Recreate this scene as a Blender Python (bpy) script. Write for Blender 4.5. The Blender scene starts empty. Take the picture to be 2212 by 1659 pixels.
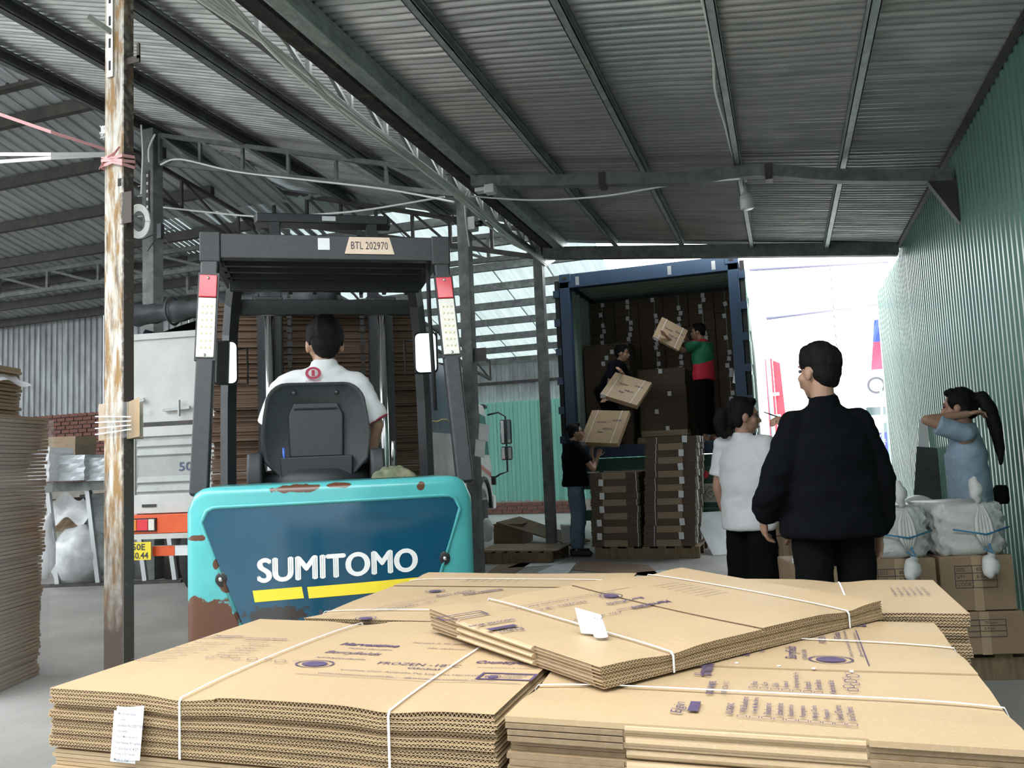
import bpy, bmesh, math, random
from mathutils import Vector, Matrix
random.seed(7)
R_ = random.Random(11)
SC = bpy.context.scene
COL = SC.collection

# ------------------------------------------------------------------ camera
CAM_F, IMG_W, IMG_H, CAM_Z = 1750.0, 2212.0, 1659.0, 1.25      # focal length in pixels of the 2212 x 1659 frame
_pitch, _roll, _yaw = math.atan(160/CAM_F), math.radians(2.5), math.atan(584/CAM_F)
_f0 = Vector((-math.sin(_yaw), math.cos(_yaw), 0)); _r0 = Vector((math.cos(_yaw), math.sin(_yaw), 0)); _u0 = Vector((0, 0, 1))
FW = _f0*math.cos(_pitch)+_u0*math.sin(_pitch)
_up = -_f0*math.sin(_pitch)+_u0*math.cos(_pitch)
RT = _r0*math.cos(_roll)-_up*math.sin(_roll)
UP = _up*math.cos(_roll)+_r0*math.sin(_roll)
CC = Vector((0, 0, CAM_Z))
_cd = bpy.data.cameras.new('camera'); CAM = bpy.data.objects.new('camera', _cd); COL.objects.link(CAM)
_cd.sensor_width = 36.0; _cd.lens = 36.0*CAM_F/IMG_W; _cd.clip_start = 0.05; _cd.clip_end = 300
_m = Matrix((RT, UP, -FW)).transposed().to_4x4(); _m.translation = CC
CAM.matrix_world = _m
SC.camera = CAM

# ------------------------------------------------------------------ sky and exposure (bright overcast day)
W = bpy.data.worlds.new('world'); SC.world = W; W.use_nodes = True
_bg = W.node_tree.nodes['Background']; _bg.inputs[0].default_value = (0.92, 0.97, 1.0, 1); _bg.inputs[1].default_value = 4.0
SC.view_settings.view_transform = 'Standard'; SC.view_settings.look = 'None'
SC.view_settings.gamma = 1.0; SC.view_settings.use_curve_mapping = False
SC.view_settings.exposure = 1.0
SC.cycles.max_bounces = 8; SC.cycles.diffuse_bounces = 5; SC.cycles.glossy_bounces = 3; SC.cycles.transparent_max_bounces = 12
SC.cycles.use_denoising = True

# ------------------------------------------------------------------ measuring helpers: a sight line met with a plane
def ray(x, y): return FW+RT*((x-IMG_W/2)/CAM_F)-UP*((y-IMG_H/2)/CAM_F)
def PD(x, y, d): return CC+ray(x, y)*d
def PZ(x, y, z): r = ray(x, y); return CC+r*((z-CAM_Z)/r.z)
def PX(x, y, X): r = ray(x, y); return CC+r*(X/r.x)
def PY(x, y, Y): r = ray(x, y); return CC+r*(Y/r.y)

# ------------------------------------------------------------------ mesh builder
class MB:
    def __init__(s): s.v = []; s.f = []
    def add(s, vs, fs):
        n = len(s.v); s.v += [tuple(v) for v in vs]; s.f += [tuple(i+n for i in f) for f in fs]; return s
    def merge(s, o): return s.add(o.v, o.f)
    def box(s, x0, x1, y0, y1, z0, z1):
        return s.add([(x0,y0,z0),(x1,y0,z0),(x1,y1,z0),(x0,y1,z0),(x0,y0,z1),(x1,y0,z1),(x1,y1,z1),(x0,y1,z1)],
                     [(0,3,2,1),(4,5,6,7),(0,1,5,4),(1,2,6,5),(2,3,7,6),(3,0,4,7)])
    def beam(s, p0, p1, w, h, up=(0,0,1)):
        p0 = Vector(p0); p1 = Vector(p1); d = (p1-p0).normalized(); u = Vector(up)
        if abs(d.dot(u)) > .95: u = Vector((0,1,0))
        r = d.cross(u).normalized(); u = r.cross(d).normalized(); a = r*(w/2); b = u*(h/2)
        return s.add([p0-a-b,p0+a-b,p0+a+b,p0-a+b,p1-a-b,p1+a-b,p1+a+b,p1-a+b],
                     [(0,1,2,3),(7,6,5,4),(0,4,5,1),(1,5,6,2),(2,6,7,3),(3,7,4,0)])
    def loft(s, rings, caps=True, closed=True):
        n = len(rings[0]); vs = [p for r in rings for p in r]; fs = []
        for i in range(len(rings)-1):
            for j in range(n if closed else n-1):
                k = (j+1) % n; fs.append((i*n+j, i*n+k, (i+1)*n+k, (i+1)*n+j))
        if caps: fs.append(tuple(range(n))[::-1]); fs.append(tuple((len(rings)-1)*n+j for j in range(n)))
        return s.add(vs, fs)
    def tube(s, pts, r, n=8, caps=True):
        pts = [Vector(p) for p in pts]; rings = []; pr = None
        for i, p in enumerate(pts):
            d = (pts[min(i+1, len(pts)-1)]-pts[max(i-1, 0)]).normalized()
            if pr is None:
                a = Vector((0,0,1)) if abs(d.z) < .9 else Vector((1,0,0)); pr = d.cross(a).normalized()
            else: pr = (pr-d*pr.dot(d)).normalized()
            q = d.cross(pr); rr = r[i] if isinstance(r, (list, tuple)) else r
            rings.append([p+pr*(rr*math.cos(2*math.pi*k/n))+q*(rr*math.sin(2*math.pi*k/n)) for k in range(n)])
        return s.loft(rings, caps)
    def cyl(s, p0, p1, r0, r1=None, n=12): return s.tube([p0, p1], [r0, r0 if r1 is None else r1], n)
    def ell(s, c, r, nu=14, nv=9, M=None):
        c = Vector(c); rx, ry, rz = (r, r, r) if not isinstance(r, (tuple, list)) else r; vs = []; fs = []
        def T(p): return c+((M @ Vector(p)) if M is not None else Vector(p))
        vs.append(T((0,0,-rz)))
        for i in range(1, nv):
            t = -math.pi/2+math.pi*i/nv
            for j in range(nu):
                a = 2*math.pi*j/nu; vs.append(T((rx*math.cos(t)*math.cos(a), ry*math.cos(t)*math.sin(a), rz*math.sin(t))))
        vs.append(T((0,0,rz))); L = len(vs)-1
        for j in range(nu):
            k = (j+1) % nu; fs.append((0, 1+k, 1+j)); b = 1+(nv-2)*nu; fs.append((L, b+j, b+k))
            for i in range(nv-2): o = 1+i*nu; fs.append((o+j, o+k, o+nu+k, o+nu+j))
        return s.add(vs, fs)
    def cap(s, p0, p1, r0, r1, n=12):                         # tapered limb with rounded ends
        p0 = Vector(p0); p1 = Vector(p1); d = p1-p0; L = d.length; d.normalize(); pts = []; rs = []
        for a in (-1, -.8, -.45, 0): pts.append(p0+d*(r0*a)); rs.append(max(r0*math.sqrt(max(0, 1-a*a)), .0008))
        for a in (0, .45, .8, 1): pts.append(p1+d*(r1*a)); rs.append(max(r1*math.sqrt(max(0, 1-a*a)), .0008))
        return s.tube(pts, rs, n)
    def rings(s, lst, n=20):                                   # stacked ellipses: (cx,cy,cz,rx,ry)
        return s.loft([[(cx+rx*math.cos(2*math.pi*k/n), cy+ry*math.sin(2*math.pi*k/n), cz) for k in range(n)] for cx,cy,cz,rx,ry in lst])
    def prism(s, poly, d0, d1, T=None):                        # poly in (a,b), extruded along c; T maps (a,b,c) to a point
        T = T or (lambda a, b, c: (a, c, b)); n = len(poly)
        return s.add([T(a, b, d0) for a, b in poly]+[T(a, b, d1) for a, b in poly],
                     [tuple(range(n)), tuple(range(2*n-1, n-1, -1))]+[(i, (i+1) % n+0, (i+1) % n+n, i+n)[::-1] for i in range(n)])
    def grid(s, fn, nu, nv):
        return s.add([fn(i/nu, j/nv) for j in range(nv+1) for i in range(nu+1)],
                     [(j*(nu+1)+i, j*(nu+1)+i+1, (j+1)*(nu+1)+i+1, (j+1)*(nu+1)+i) for j in range(nv) for i in range(nu)])
    def xf(s, M): s.v = [tuple(M @ Vector(v)) for v in s.v]; return s
    def map(s, fn): s.v = [tuple(fn(*v)) for v in s.v]; return s
    def mesh(s, name, mat=None, smooth=False):
        me = bpy.data.meshes.new(name); me.from_pydata(s.v, [], s.f)
        if mat: me.materials.append(mat)
        if smooth: me.polygons.foreach_set('use_smooth', [True]*len(me.polygons))
        me.update(); return me

def link(name, me, parent=None, **kw):
    o = bpy.data.objects.new(name, me); COL.objects.link(o)
    if parent is not None: o.parent = parent
    for k, v in kw.items():
        if v is not None: o[k] = v
    return o
def obj(name, mb, mat, parent=None, smooth=False, bevel=0, fixn=False, **kw):
    me = mb.mesh(name, mat, smooth)
    if fixn:
        bm = bmesh.new(); bm.from_mesh(me); bmesh.ops.recalc_face_normals(bm, faces=bm.faces); bm.to_mesh(me); bm.free()
    o = link(name, me, parent, **kw)
    if bevel:
        m = o.modifiers.new('bevel', 'BEVEL'); m.width = bevel; m.segments = 2; m.limit_method = 'ANGLE'; m.angle_limit = .7
        if not smooth: me.polygons.foreach_set('use_smooth', [True]*len(me.polygons)); m.harden_normals = True
    return o
def tag(o, label, cat, group=None):
    o['label'] = label; o['category'] = cat
    if group: o['group'] = group
    return o
def thing(name, label, cat, loc=(0,0,0), rotz=0, group=None):
    o = link(name, None); o.empty_display_size = .1; o.location = loc; o.rotation_euler = (0, 0, rotz)
    return tag(o, label, cat, group)
def struct(o): o['kind'] = 'structure'; return o
def dup(o, parent=None):
    c = o.copy(); COL.objects.link(c); c.parent = parent; return c
def dup_tree(o, parent=None):
    c = dup(o, parent)
    for ch in [x for x in o.children]: dup_tree(ch, c)
    return c
ORD = ['lowest','second','third','fourth','fifth','sixth','seventh','eighth','ninth','tenth','eleventh','twelfth','thirteenth','fourteenth',
       'fifteenth','sixteenth','seventeenth','eighteenth','nineteenth','twentieth','twenty-first','twenty-second','twenty-third','twenty-fourth',
       'twenty-fifth','twenty-sixth','twenty-seventh','twenty-eighth','twenty-ninth','thirtieth']

def text_mb(s, w=None, h=None, bold=0.0, shear=0.0, cx=0, cy=0, anchor='c', res=2):
    """flat lettering in the local XY plane, fitted to w x h"""
    cu = bpy.data.curves.new('t', 'FONT'); cu.body = s; cu.resolution_u = res; cu.offset = bold; cu.shear = shear
    o = bpy.data.objects.new('t', cu); COL.objects.link(o)
    dg = bpy.context.evaluated_depsgraph_get(); me = bpy.data.meshes.new_from_object(o.evaluated_get(dg))
    vs = [tuple(v.co) for v in me.vertices]; fs = [tuple(p.vertices) for p in me.polygons]
    bpy.data.objects.remove(o); bpy.data.curves.remove(cu); bpy.data.meshes.remove(me)
    mb = MB()
    if not vs: return mb
    x0 = min(v[0] for v in vs); x1 = max(v[0] for v in vs); y0 = min(v[1] for v in vs); y1 = max(v[1] for v in vs)
    sy = (h/(y1-y0)) if h else w/(x1-x0); sx = (w/(x1-x0)) if w else sy
    ox = {'c': (x0+x1)/2, 'l': x0, 'r': x1}[anchor]; oy = (y0+y1)/2
    return mb.add([((v[0]-ox)*sx+cx, (v[1]-oy)*sy+cy, 0) for v in vs], fs)

# ------------------------------------------------------------------ procedural materials
def mat(name, c1, rough=.6, metal=0.0, c2=None, scale=6.0, stretch=(1,1,1), lo=.35, hi=.65, bump=0.0, bscale=40.0, spec=None,
        c3=None, s3=2.0, lo3=.55, hi3=.65, st3=(1,1,1), coat=0.0, alpha=1.0, trans=0.0, emit=None, detail=5.0, rough2=None, coord='Object'):
    m = bpy.data.materials.new(name); m.use_nodes = True; nt = m.node_tree; N = nt.nodes; L = nt.links; b = N['Principled BSDF']
    b.inputs['Base Color'].default_value = (*c1, 1); b.inputs['Roughness'].default_value = rough; b.inputs['Metallic'].default_value = metal
    if spec is not None: b.inputs['Specular IOR Level'].default_value = spec
    if coat: b.inputs['Coat Weight'].default_value = coat; b.inputs['Coat Roughness'].default_value = .08
    if trans: b.inputs['Transmission Weight'].default_value = trans
    if alpha < 1: b.inputs['Alpha'].default_value = alpha
    if emit: b.inputs['Emission Color'].default_value = (*emit[0], 1); b.inputs['Emission Strength'].default_value = emit[1]
    tc = N.new('ShaderNodeTexCoord')
    def noise(sc, st, det=detail):
        mp = N.new('ShaderNodeMapping'); mp.inputs['Scale'].default_value = st; L.new(tc.outputs[coord], mp.inputs['Vector'])
        n = N.new('ShaderNodeTexNoise'); n.inputs['Scale'].default_value = sc; n.inputs['Detail'].default_value = det
        n.inputs['Roughness'].default_value = .6; L.new(mp.outputs[0], n.inputs['Vector']); return n
    def ramp(src, a, bb):
        r = N.new('ShaderNodeMapRange'); r.inputs[1].default_value = a; r.inputs[2].default_value = bb; L.new(src, r.inputs[0]); return r.outputs[0]
    def mix(fac, A, B):
        x = N.new('ShaderNodeMix'); x.data_type = 'RGBA'; L.new(fac, x.inputs[0])
        for k, s in ((6, A), (7, B)):
            if hasattr(s, 'is_linked'): L.new(s, x.inputs[k])
            else: x.inputs[k].default_value = (*s, 1)
        return x.outputs[2]
    col = None
    if c2:
        f = ramp(noise(scale, stretch).outputs[0], lo, hi); col = mix(f, c1, c2)
        if rough2 is not None:
            rr = N.new('ShaderNodeMapRange'); rr.inputs[3].default_value = rough; rr.inputs[4].default_value = rough2; L.new(f, rr.inputs[0]); L.new(rr.outputs[0], b.inputs['Roughness'])
    if c3: col = mix(ramp(noise(s3, st3).outputs[0], lo3, hi3), col if col is not None else c1, c3)
    if col is not None: L.new(col, b.inputs['Base Color'])
    if bump:
        bn = N.new('ShaderNodeBump'); bn.inputs['Strength'].default_value = bump; bn.inputs['Distance'].default_value = .01
        L.new(noise(bscale, (1,1,1), 3).outputs[0], bn.inputs['Height']); L.new(bn.outputs[0], b.inputs['Normal'])
    m['nodes_helper'] = 0
    return m
def add_patch(m, col, centre, radius, nscale=14, amount=.5, soft=.06):
    """a wear patch with a ragged edge around an object-space point; appended on top of the existing colour"""
    nt = m.node_tree; N = nt.nodes; L = nt.links; b = N['Principled BSDF']; inp = b.inputs['Base Color']
    tc = N.new('ShaderNodeTexCoord'); mp = N.new('ShaderNodeMapping'); mp.inputs['Location'].default_value = [-c/r for c, r in zip(centre, radius)]
    mp.inputs['Scale'].default_value = [1/r for r in radius]; L.new(tc.outputs['Object'], mp.inputs[0])
    ln = N.new('ShaderNodeVectorMath'); ln.operation = 'LENGTH'; L.new(mp.outputs[0], ln.inputs[0])
    no = N.new('ShaderNodeTexNoise'); no.inputs['Scale'].default_value = nscale; no.inputs['Detail'].default_value = 6; L.new(tc.outputs['Object'], no.inputs['Vector'])
    ma = N.new('ShaderNodeMath'); ma.operation = 'MULTIPLY_ADD'; L.new(no.outputs[0], ma.inputs[0]); ma.inputs[1].default_value = amount*4; L.new(ln.outputs['Value'], ma.inputs[2])
    mr = N.new('ShaderNodeMapRange'); mr.inputs[1].default_value = 1+amount*2+soft; mr.inputs[2].default_value = 1+amount*2-soft; L.new(ma.outputs[0], mr.inputs[0])
    x = N.new('ShaderNodeMix'); x.data_type = 'RGBA'; L.new(mr.outputs[0], x.inputs[0])
    if inp.is_linked: L.new(inp.links[0].from_socket, x.inputs[6])
    else: x.inputs[6].default_value = inp.default_value
    x.inputs[7].default_value = (*col, 1); L.new(x.outputs[2], inp); return m

M = {}
M['concrete'] = mat('concrete floor', (.30,.29,.265), .75, c2=(.22,.213,.195), scale=1.3, c3=(.36,.35,.33), s3=.5, lo3=.5, hi3=.7, bump=.25, bscale=30, rough2=.6)
M['street'] = mat('street concrete', (.5,.5,.48), .8, c2=(.42,.42,.4), scale=.8, bump=.1)
M['zinc'] = mat('weathered galvanised sheet', (.52,.53,.52), .28, .8, c2=(.36,.37,.36), scale=3, stretch=(.35,3,1), c3=(.62,.63,.62), s3=1.2, lo3=.55, hi3=.8, rough2=.55)
M['zinc_dark'] = mat('old galvanised sheet', (.41,.43,.44), .5, .35, c2=(.29,.305,.31), scale=2, stretch=(3,.3,1), rough2=.6)
M['zinc_pale'] = mat('pale green roof sheet', (.50,.56,.55), .45, .2, c2=(.40,.46,.45), scale=2, stretch=(3,.3,1))
def translucent(m, f):
    nt = m.node_tree; b = nt.nodes['Principled BSDF']; o = nt.nodes['Material Output']; t = nt.nodes.new('ShaderNodeBsdfTranslucent'); x = nt.nodes.new('ShaderNodeMixShader')
    if b.inputs['Base Color'].is_linked: nt.links.new(b.inputs['Base Color'].links[0].from_socket, t.inputs[0])
    x.inputs[0].default_value = f; nt.links.new(b.outputs[0], x.inputs[1]); nt.links.new(t.outputs[0], x.inputs[2]); nt.links.new(x.outputs[0], o.inputs[0]); return m
translucent(M['zinc_pale'], .22)
M['steel'] = mat('grimy steel section', (.17,.18,.17), .6, .2, c2=(.10,.107,.10), scale=9, stretch=(1,.3,1), bump=.1, c3=(.24,.26,.245), s3=5, lo3=.55, hi3=.75)
M['steel_green'] = mat('mouldy galvanised purlin', (.36,.41,.38), .5, .25, c2=(.22,.26,.235), scale=22, stretch=(1,.25,1), c3=(.48,.52,.50), s3=9, lo3=.55, hi3=.8)
M['steel_dark'] = mat('dark painted steel', (.035,.034,.033), .55, .2, c2=(.07,.06,.05), scale=8)
M['gutter'] = mat('black stained gutter', (.02,.019,.017), .8, c2=(.10,.085,.06), scale=9, lo=.52, hi=.72)
M['green_wall'] = mat('dark green sheet', (.12,.235,.18), .32, .25, c2=(.10,.20,.16), scale=1.5, stretch=(1,1,.2))
M['teal_wall'] = mat('teal green sheet', (.22,.52,.42), .4, .1, c2=(.19,.46,.38), scale=1.2, stretch=(3,1,.3))
M['white_trim'] = mat('white base strip', (.62,.66,.66), .5)
M['brick'] = mat('red brick', (.26,.105,.075), .85, c2=(.17,.075,.06), scale=3, c3=(.09,.08,.085), s3=2.3, lo3=.56, hi3=.6, coord='Generated')
M['mortar'] = mat('mortar', (.34,.31,.27), .9, c2=(.27,.25,.22), scale=12)

# ================================================================== the setting
def EAVE(X): return 3.56+.14*(1.42-X)          # underside of the near roof, falling to the right
def LROOF(X): return 4.5+.28*(-3.1-X)          # roof of the left bay
def BROOF(Y): return 4.6-.25*(Y-13)            # roof of the far hall, falling away from us

fl = MB(); fl.box(-30, 9, -14, 10.9, -.15, 0); struct(obj('floor', fl, M['concrete']))
fl = MB(); fl.box(-30, 30, 10.9, 70, -.15, -.005); struct(obj('floor', fl, M['street']))

def wave_sheet(x0, x1, y0, y1, zf, pitch, amp, along='x', prof='sin', seg=8, nx=1, thick=.0):
    """corrugated sheet; the waves run along x (or y), their crests stack up along the other axis"""
    mb = MB(); a0, a1 = (y0, y1) if along == 'x' else (x0, x1); n = max(1, round((a1-a0)/pitch)); pts = []
    if prof == 'sin':
        for i in range(n*seg+1): t = i/seg; pts.append((a0+(a1-a0)*i/(n*seg), amp*math.sin(2*math.pi*t)))
    else:
        p = (a1-a0)/n
        for i in range(n): b = a0+i*p; pts += [(b, 0), (b+p*.62, 0), (b+p*.70, amp), (b+p*.92, amp)]
        pts.append((a1, 0))
    L = len(pts)
    for k in range(nx+1):
        u = k/nx
        for a, h in pts:
            x, y = (x0+(x1-x0)*u, a) if along == 'x' else (a, y0+(y1-y0)*u)
            mb.v.append((x, y, zf(x, y)+h))
    for k in range(nx):
        for i in range(L-1): mb.f.append((k*L+i, k*L+i+1, (k+1)*L+i+1, (k+1)*L+i))
    return mb

def channel(mb, X, y0, y1, z, w, h, lip=.02):    # C purlin running along Y, top at z
    t = .006
    mb.box(X-w/2, X-w/2+t, y0, y1, z-h, z); mb.box(X-w/2, X+w/2, y0, y1, z-t, z); mb.box(X-w/2, X+w/2, y0, y1, z-h, z-h+t)
    mb.box(X+w/2-t, X+w/2, y0, y1, z-h, z-h+lip); mb.box(X+w/2-t, X+w/2, y0, y1, z-lip, z); return mb

ROOF_Y0 = 1.4
# near roof over the loading bay
ce = struct(link('ceiling', None))
y = ROOF_Y0; i = 0
while y < 10.5:
    y1 = min(y+.836, 10.5); dz = .004*(i % 2)
    obj('roof_sheet', wave_sheet(-2.95, 1.56, y-.03, y1, lambda X, Y, dz=dz: EAVE(X)+.016+dz+.006*math.sin(X*5+i), .076, .017, nx=6), M['zinc'], ce, True)
    y = y1; i += 1
for X in (.62, -.23, -1.07, -1.92):
    obj('purlin', channel(MB(), X, ROOF_Y0, 10.42, EAVE(X)+.002, .055, .095), M['steel_green'], ce)
obj('purlin', MB().box(-2.72, -2.60, ROOF_Y0, 10.42, EAVE(-2.66)-.15, EAVE(-2.66)+.002), M['steel_green'], ce, bevel=.006)
obj('gutter', MB().prism([(a,b+.07) for a,b in ((-2.98,4.16),(-2.94,3.98),(-2.78,3.94),(-2.73,4.02),(-2.735,4.03),(-2.785,3.955),(-2.93,3.995),(-2.965,4.16))], ROOF_Y0, 10.42), M['gutter'], ce)
obj('wall_plate', MB().box(1.39, 1.43, ROOF_Y0, 10.42, EAVE(1.40)-.035, EAVE(1.40)), M['steel_dark'], ce)
# roof of the left bay
ce2 = struct(link('ceiling', None))
y = ROOF_Y0; i = 0
while y < 10.9:
    y1 = min(y+.836, 10.9); dz = .004*(i % 2)
    obj('roof_sheet', wave_sheet(-7.75, -2.98, y-.03, y1, lambda X, Y, dz=dz: LROOF(X)+.016+dz, .076, .017, nx=4), M['zinc'], ce2, True)
    y = y1; i += 1
for X in (-4.45, -5.92, -7.4):
    obj('purlin', channel(MB(), X, ROOF_Y0, 10.85, LROOF(X)-.01, .08, .15, .03), M['steel'], ce2)
# roof of the far hall: sheets along Y, purlins along X
ce3 = struct(link('ceiling', None))
def hall(xa, xb, ya, yb, m, w=1.0):
    n = max(1, round((xb-xa)/w))
    for k in range(n):
        u0 = xa+(xb-xa)*k/n; u1 = xa+(xb-xa)*(k+1)/n
        obj('roof_sheet', wave_sheet(u0, u1+.03, ya, yb, lambda X, Y: BROOF(Y)+.02+.003*(k % 2), .2, .028, 'y', 'trap'), m, ce3)
hall(-26, -6.9, 6.6, 13.05, M['zinc_dark'], 1.0)
hall(-9.6, -2.75, 10.3, 17.5, M['zinc_pale'], 1.0)
hall(-6.2, -2.75, 8.6, 10.35, M['zinc_pale'], 1.15)
for Y in (7.6, 8.69, 9.67, 10.65, 11.4, 12.1, 12.78):
    obj('purlin', MB().box(-26, -7.75, Y-.04, Y+.04, BROOF(Y)-.15, BROOF(Y)), M['steel_dark'], ce3)
for Y in (11.35, 12.15, 12.95, 13.7, 14.45, 15.2, 15.95, 16.65, 17.3):
    obj('purlin', MB().box(-9.6, -2.8, Y-.04, Y+.04, BROOF(Y)-.13, BROOF(Y)), M['steel'], ce3)

# right wall
WX = 1.45
def vwall(along, c, a0, a1, z0, z1f, pitch, amp, side=1):
    mb = MB(); n = round((a1-a0)/pitch); p = (a1-a0)/n; pts = []
    for i in range(n): b = a0+i*p; pts += [(b, 0), (b+p*.5, 0), (b+p*.6, amp), (b+p*.9, amp)]
    pts.append((a1, 0)); L = len(pts)
    for lev in range(2):
        for a, h in pts:
            z = z0 if lev == 0 else z1f(a)
            mb.v.append((c-side*h, a, z) if along == 'y' else (a, c-side*h, z))
    mb.f += [(i, i+1, L+i+1, L+i) for i in range(L-1)]; return mb
wr = struct(link('wall_right', None))
y = -1.0
while y < 12.7:
    obj('wall_sheet', vwall('y', WX+.002*(int(y*7) % 2), y, y+1.0, .04, lambda a: 3.58 if a < 10.6 else 3.45, .111, .022), M['green_wall'], wr); y += .999
struct(obj('baseboard_right', MB().box(1.36, 1.50, 2, 10.6, 0, .045), M['white_trim']))
for z in (1.2, 2.4): obj('wall_rail', MB().box(1.47, 1.53, -1, 12.7, z, z+.06), M['steel_dark'], wr)
obj('wall_cover', MB().box(1.53, 1.56, -1, 12.7, .04, 3.45), M['green_wall'], wr)

# back walls: a bricked and sheeted wall on the left, a teal sheet wall on the right
wb = struct(link('wall_back', None))
BW = 13.0; bz = PY(150, 893, BW).z; tz = BROOF(BW)
obj('wall_core', MB().box(-26, -9.6, BW+.06, BW+.2, 0, bz), M['mortar'], wb)
x = -26
while x < -9.7:
    obj('wall_sheet', vwall('x', BW+.005*(int(x*3) % 2), x, x+1.07, bz-.02, lambda a: tz+.02, .152, .03), M['zinc_dark'], wb); x += 1.07
bm_ = MB().box(-.105, .105, -.02, .06, -.034, .034).mesh('brick', M['brick'])
bx0 = PY(70, 930, BW).x; bx1 = PY(232, 930, BW).x; r = 0
z = bz-.045
while z > 1.0:
    x = bx0+(.115 if r % 2 else 0)
    while x < bx1:
        b = link('brick', bm_, wb); b.location = (x, BW+.0+R_.uniform(-.006, .006), z); b.scale.x = R_.uniform(.95, 1.0); x += .23
    z -= .082; r += 1
# gable strip above the far hall
wg = struct(link('wall_gable', None))
obj('wall_sheet', vwall('x', 7.3, -13.5, -8.1, BROOF(7.3)+.12, lambda a: BROOF(7.3)+.12+max(.02, .16*(-8.0-a)), .2, .03), M['zinc_dark'], wg)
obj('gable_beam', MB().beam((-13.5,7.2,BROOF(7.3)+1.0),(-7.6,7.2,BROOF(7.3)+.12),.1,.14), M['steel'], wg)
obj('gable_rail', MB().beam((-13.5,7.2,BROOF(7.3)+.06),(-7.6,7.2,BROOF(7.3)+.06),.1,.1), M['steel_dark'], wg)
wt = struct(link('wall_far', None)); TW = 17.4
t1 = PY(1100, 868, TW).z
x = -9.6
while x < -3.4:
    obj('wall_sheet', vwall('x', TW+.004*(int(x*5) % 2), x, x+1.0, .28, lambda a: t1, .2, .035), M['teal_wall'], wt)
    obj('wall_sheet', vwall('x', TW+.12, x, x+1.0, t1-.05, lambda a: BROOF(TW)+.05, .2, .03), M['zinc_dark'], wt); x += .999
obj('wall_rail', MB().box(-9.6, -2.7, TW+.02, TW+.08, t1+.42, t1+.48), M['steel_dark'], wt)
obj('plinth_core', MB().box(-9.6, -2.7, TW-.02, TW+.15, -.004, .30), M['mortar'], wt)
bl = MB().box(-.105, .105, -.03, .03, -.036, .036).mesh('brick', M['brick'])
for r in range(3):
    x = -7.2+(.115 if r % 2 else 0)
    while x < -4.4: b = link('brick', bl, wt); b.location = (x, TW-.02, .05+.085*r); x += .235
wj = struct(link('wall_jog', None))
obj('wall_sheet', vwall('y', -9.6, 13.0, 17.5, 0, lambda a: BROOF(a)+.03, .2, .03, -1), M['zinc_dark'], wj)
wl = struct(link('wall_left', None))
obj('wall_sheet', vwall('y', -26, -2, 13, 0, lambda a: 4.5, .2, .03, -1), M['zinc_dark'], wl)

# ------------------------------------------------------------------ columns, beams, trusses
M['rust'] = mat('peeling rusted paint', (.60,.58,.52), .7, c2=(.30,.17,.06), scale=7, stretch=(4,4,.8), lo=.40, hi=.60, c3=(.10,.06,.035), s3=6, st3=(5,5,.5), lo3=.55, hi3=.68, bump=.25, bscale=60)
add_patch(M['rust'], (.05,.03,.02), (0,0,-.1), (1,1,1.0), 9, .18, .35)
add_patch(M['rust'], (.07,.055,.045), (.12,-.02,1.6), (.075,.2,4), 30, .12, .1)
c = thing('steel_column', 'rust-streaked steel column with peeling white paint near the left edge', 'column', (-3.12, 3.217, 0))
obj('shaft', MB().box(-.065,.05,-.065,-.058,0,4.55).box(-.065,-.058,-.058,.0,0,4.55).box(-.065,.05,-.007,.0,0,4.55), M['rust'], c, bevel=.003)
obj('shaft_flange', MB().box(.05,.058,-.065,.0,0,4.55), M['rust'], c)
M['galv'] = mat('galvanised perforated strip', (.55,.55,.52), .4, .7, c2=(.42,.40,.36), scale=9)
pl = MB().box(-.045,-.005,-.075,-.066,3.28,3.8); obj('perforated_strip', pl, M['galv'], c)
for z in (3.34, 3.46, 3.58, 3.70): obj('slot', MB().box(-.03,-.018,-.0765,-.0745,z-.025,z+.025), M['gutter'], c)
obj('bracket', MB().beam((-.02,-.07,3.52),(-.08,-.16,3.57),.015,.03), M['galv'], c)
obj('angle_bracket', MB().box(.058,.14,-.05,-.04,3.34,3.375).box(.125,.14,-.05,-.04,3.36,3.44), M['rust'], c)
obj('side_plate', MB().box(.04,.115,-.075,-.068,2.50,2.66), M['rust'], c)
obj('bolt_hole', MB().box(.02,.042,-.0665,-.064,2.70,2.74), M['gutter'], c)
for nm, X, Y, zt, lab in (('c', -3.12, 7.96, 4.3, 'dark steel column carrying the cross beam beside the white truck cab'), ('c', -2.98, 10.28, 4.2, 'dark steel column beside the open container door')):
    c = thing('steel_column', lab, 'column', (X, Y, 0)); obj('shaft', MB().box(-.062,.062,-.062,.062,0,zt), M['steel'], c, bevel=.005)
    obj('base_plate', MB().box(-.13,.13,-.13,.13,0,.012), M['steel'], c)
    if Y < 9: obj('bracket_plate', MB().box(.064,.20,-.03,-.02,2.28,2.42), M['steel_dark'], c)
COL330 = thing('steel_column', 'dark grimy steel column rising behind the white box truck', 'column', (-7.28, 7.96, 0))
obj('shaft', MB().box(-.085,.085,-.085,.085,0,5.55), M['steel'], COL330, bevel=.006)
obj('perforated_strip', MB().box(-.02,.03,-.095,-.086,4.35,5.0), M['steel_dark'], COL330)
for k in range(6): obj('slot', MB().box(-.008,.018,-.098,-.0955,4.42+k*.1,4.455+k*.1), M['galv'], COL330)
for k in range(4): obj('step_pin', MB().beam((-.09,-.05,4.45+k*.13),(-.16,-.08,4.44+k*.13),.01,.01), M['galv'], COL330)

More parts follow.
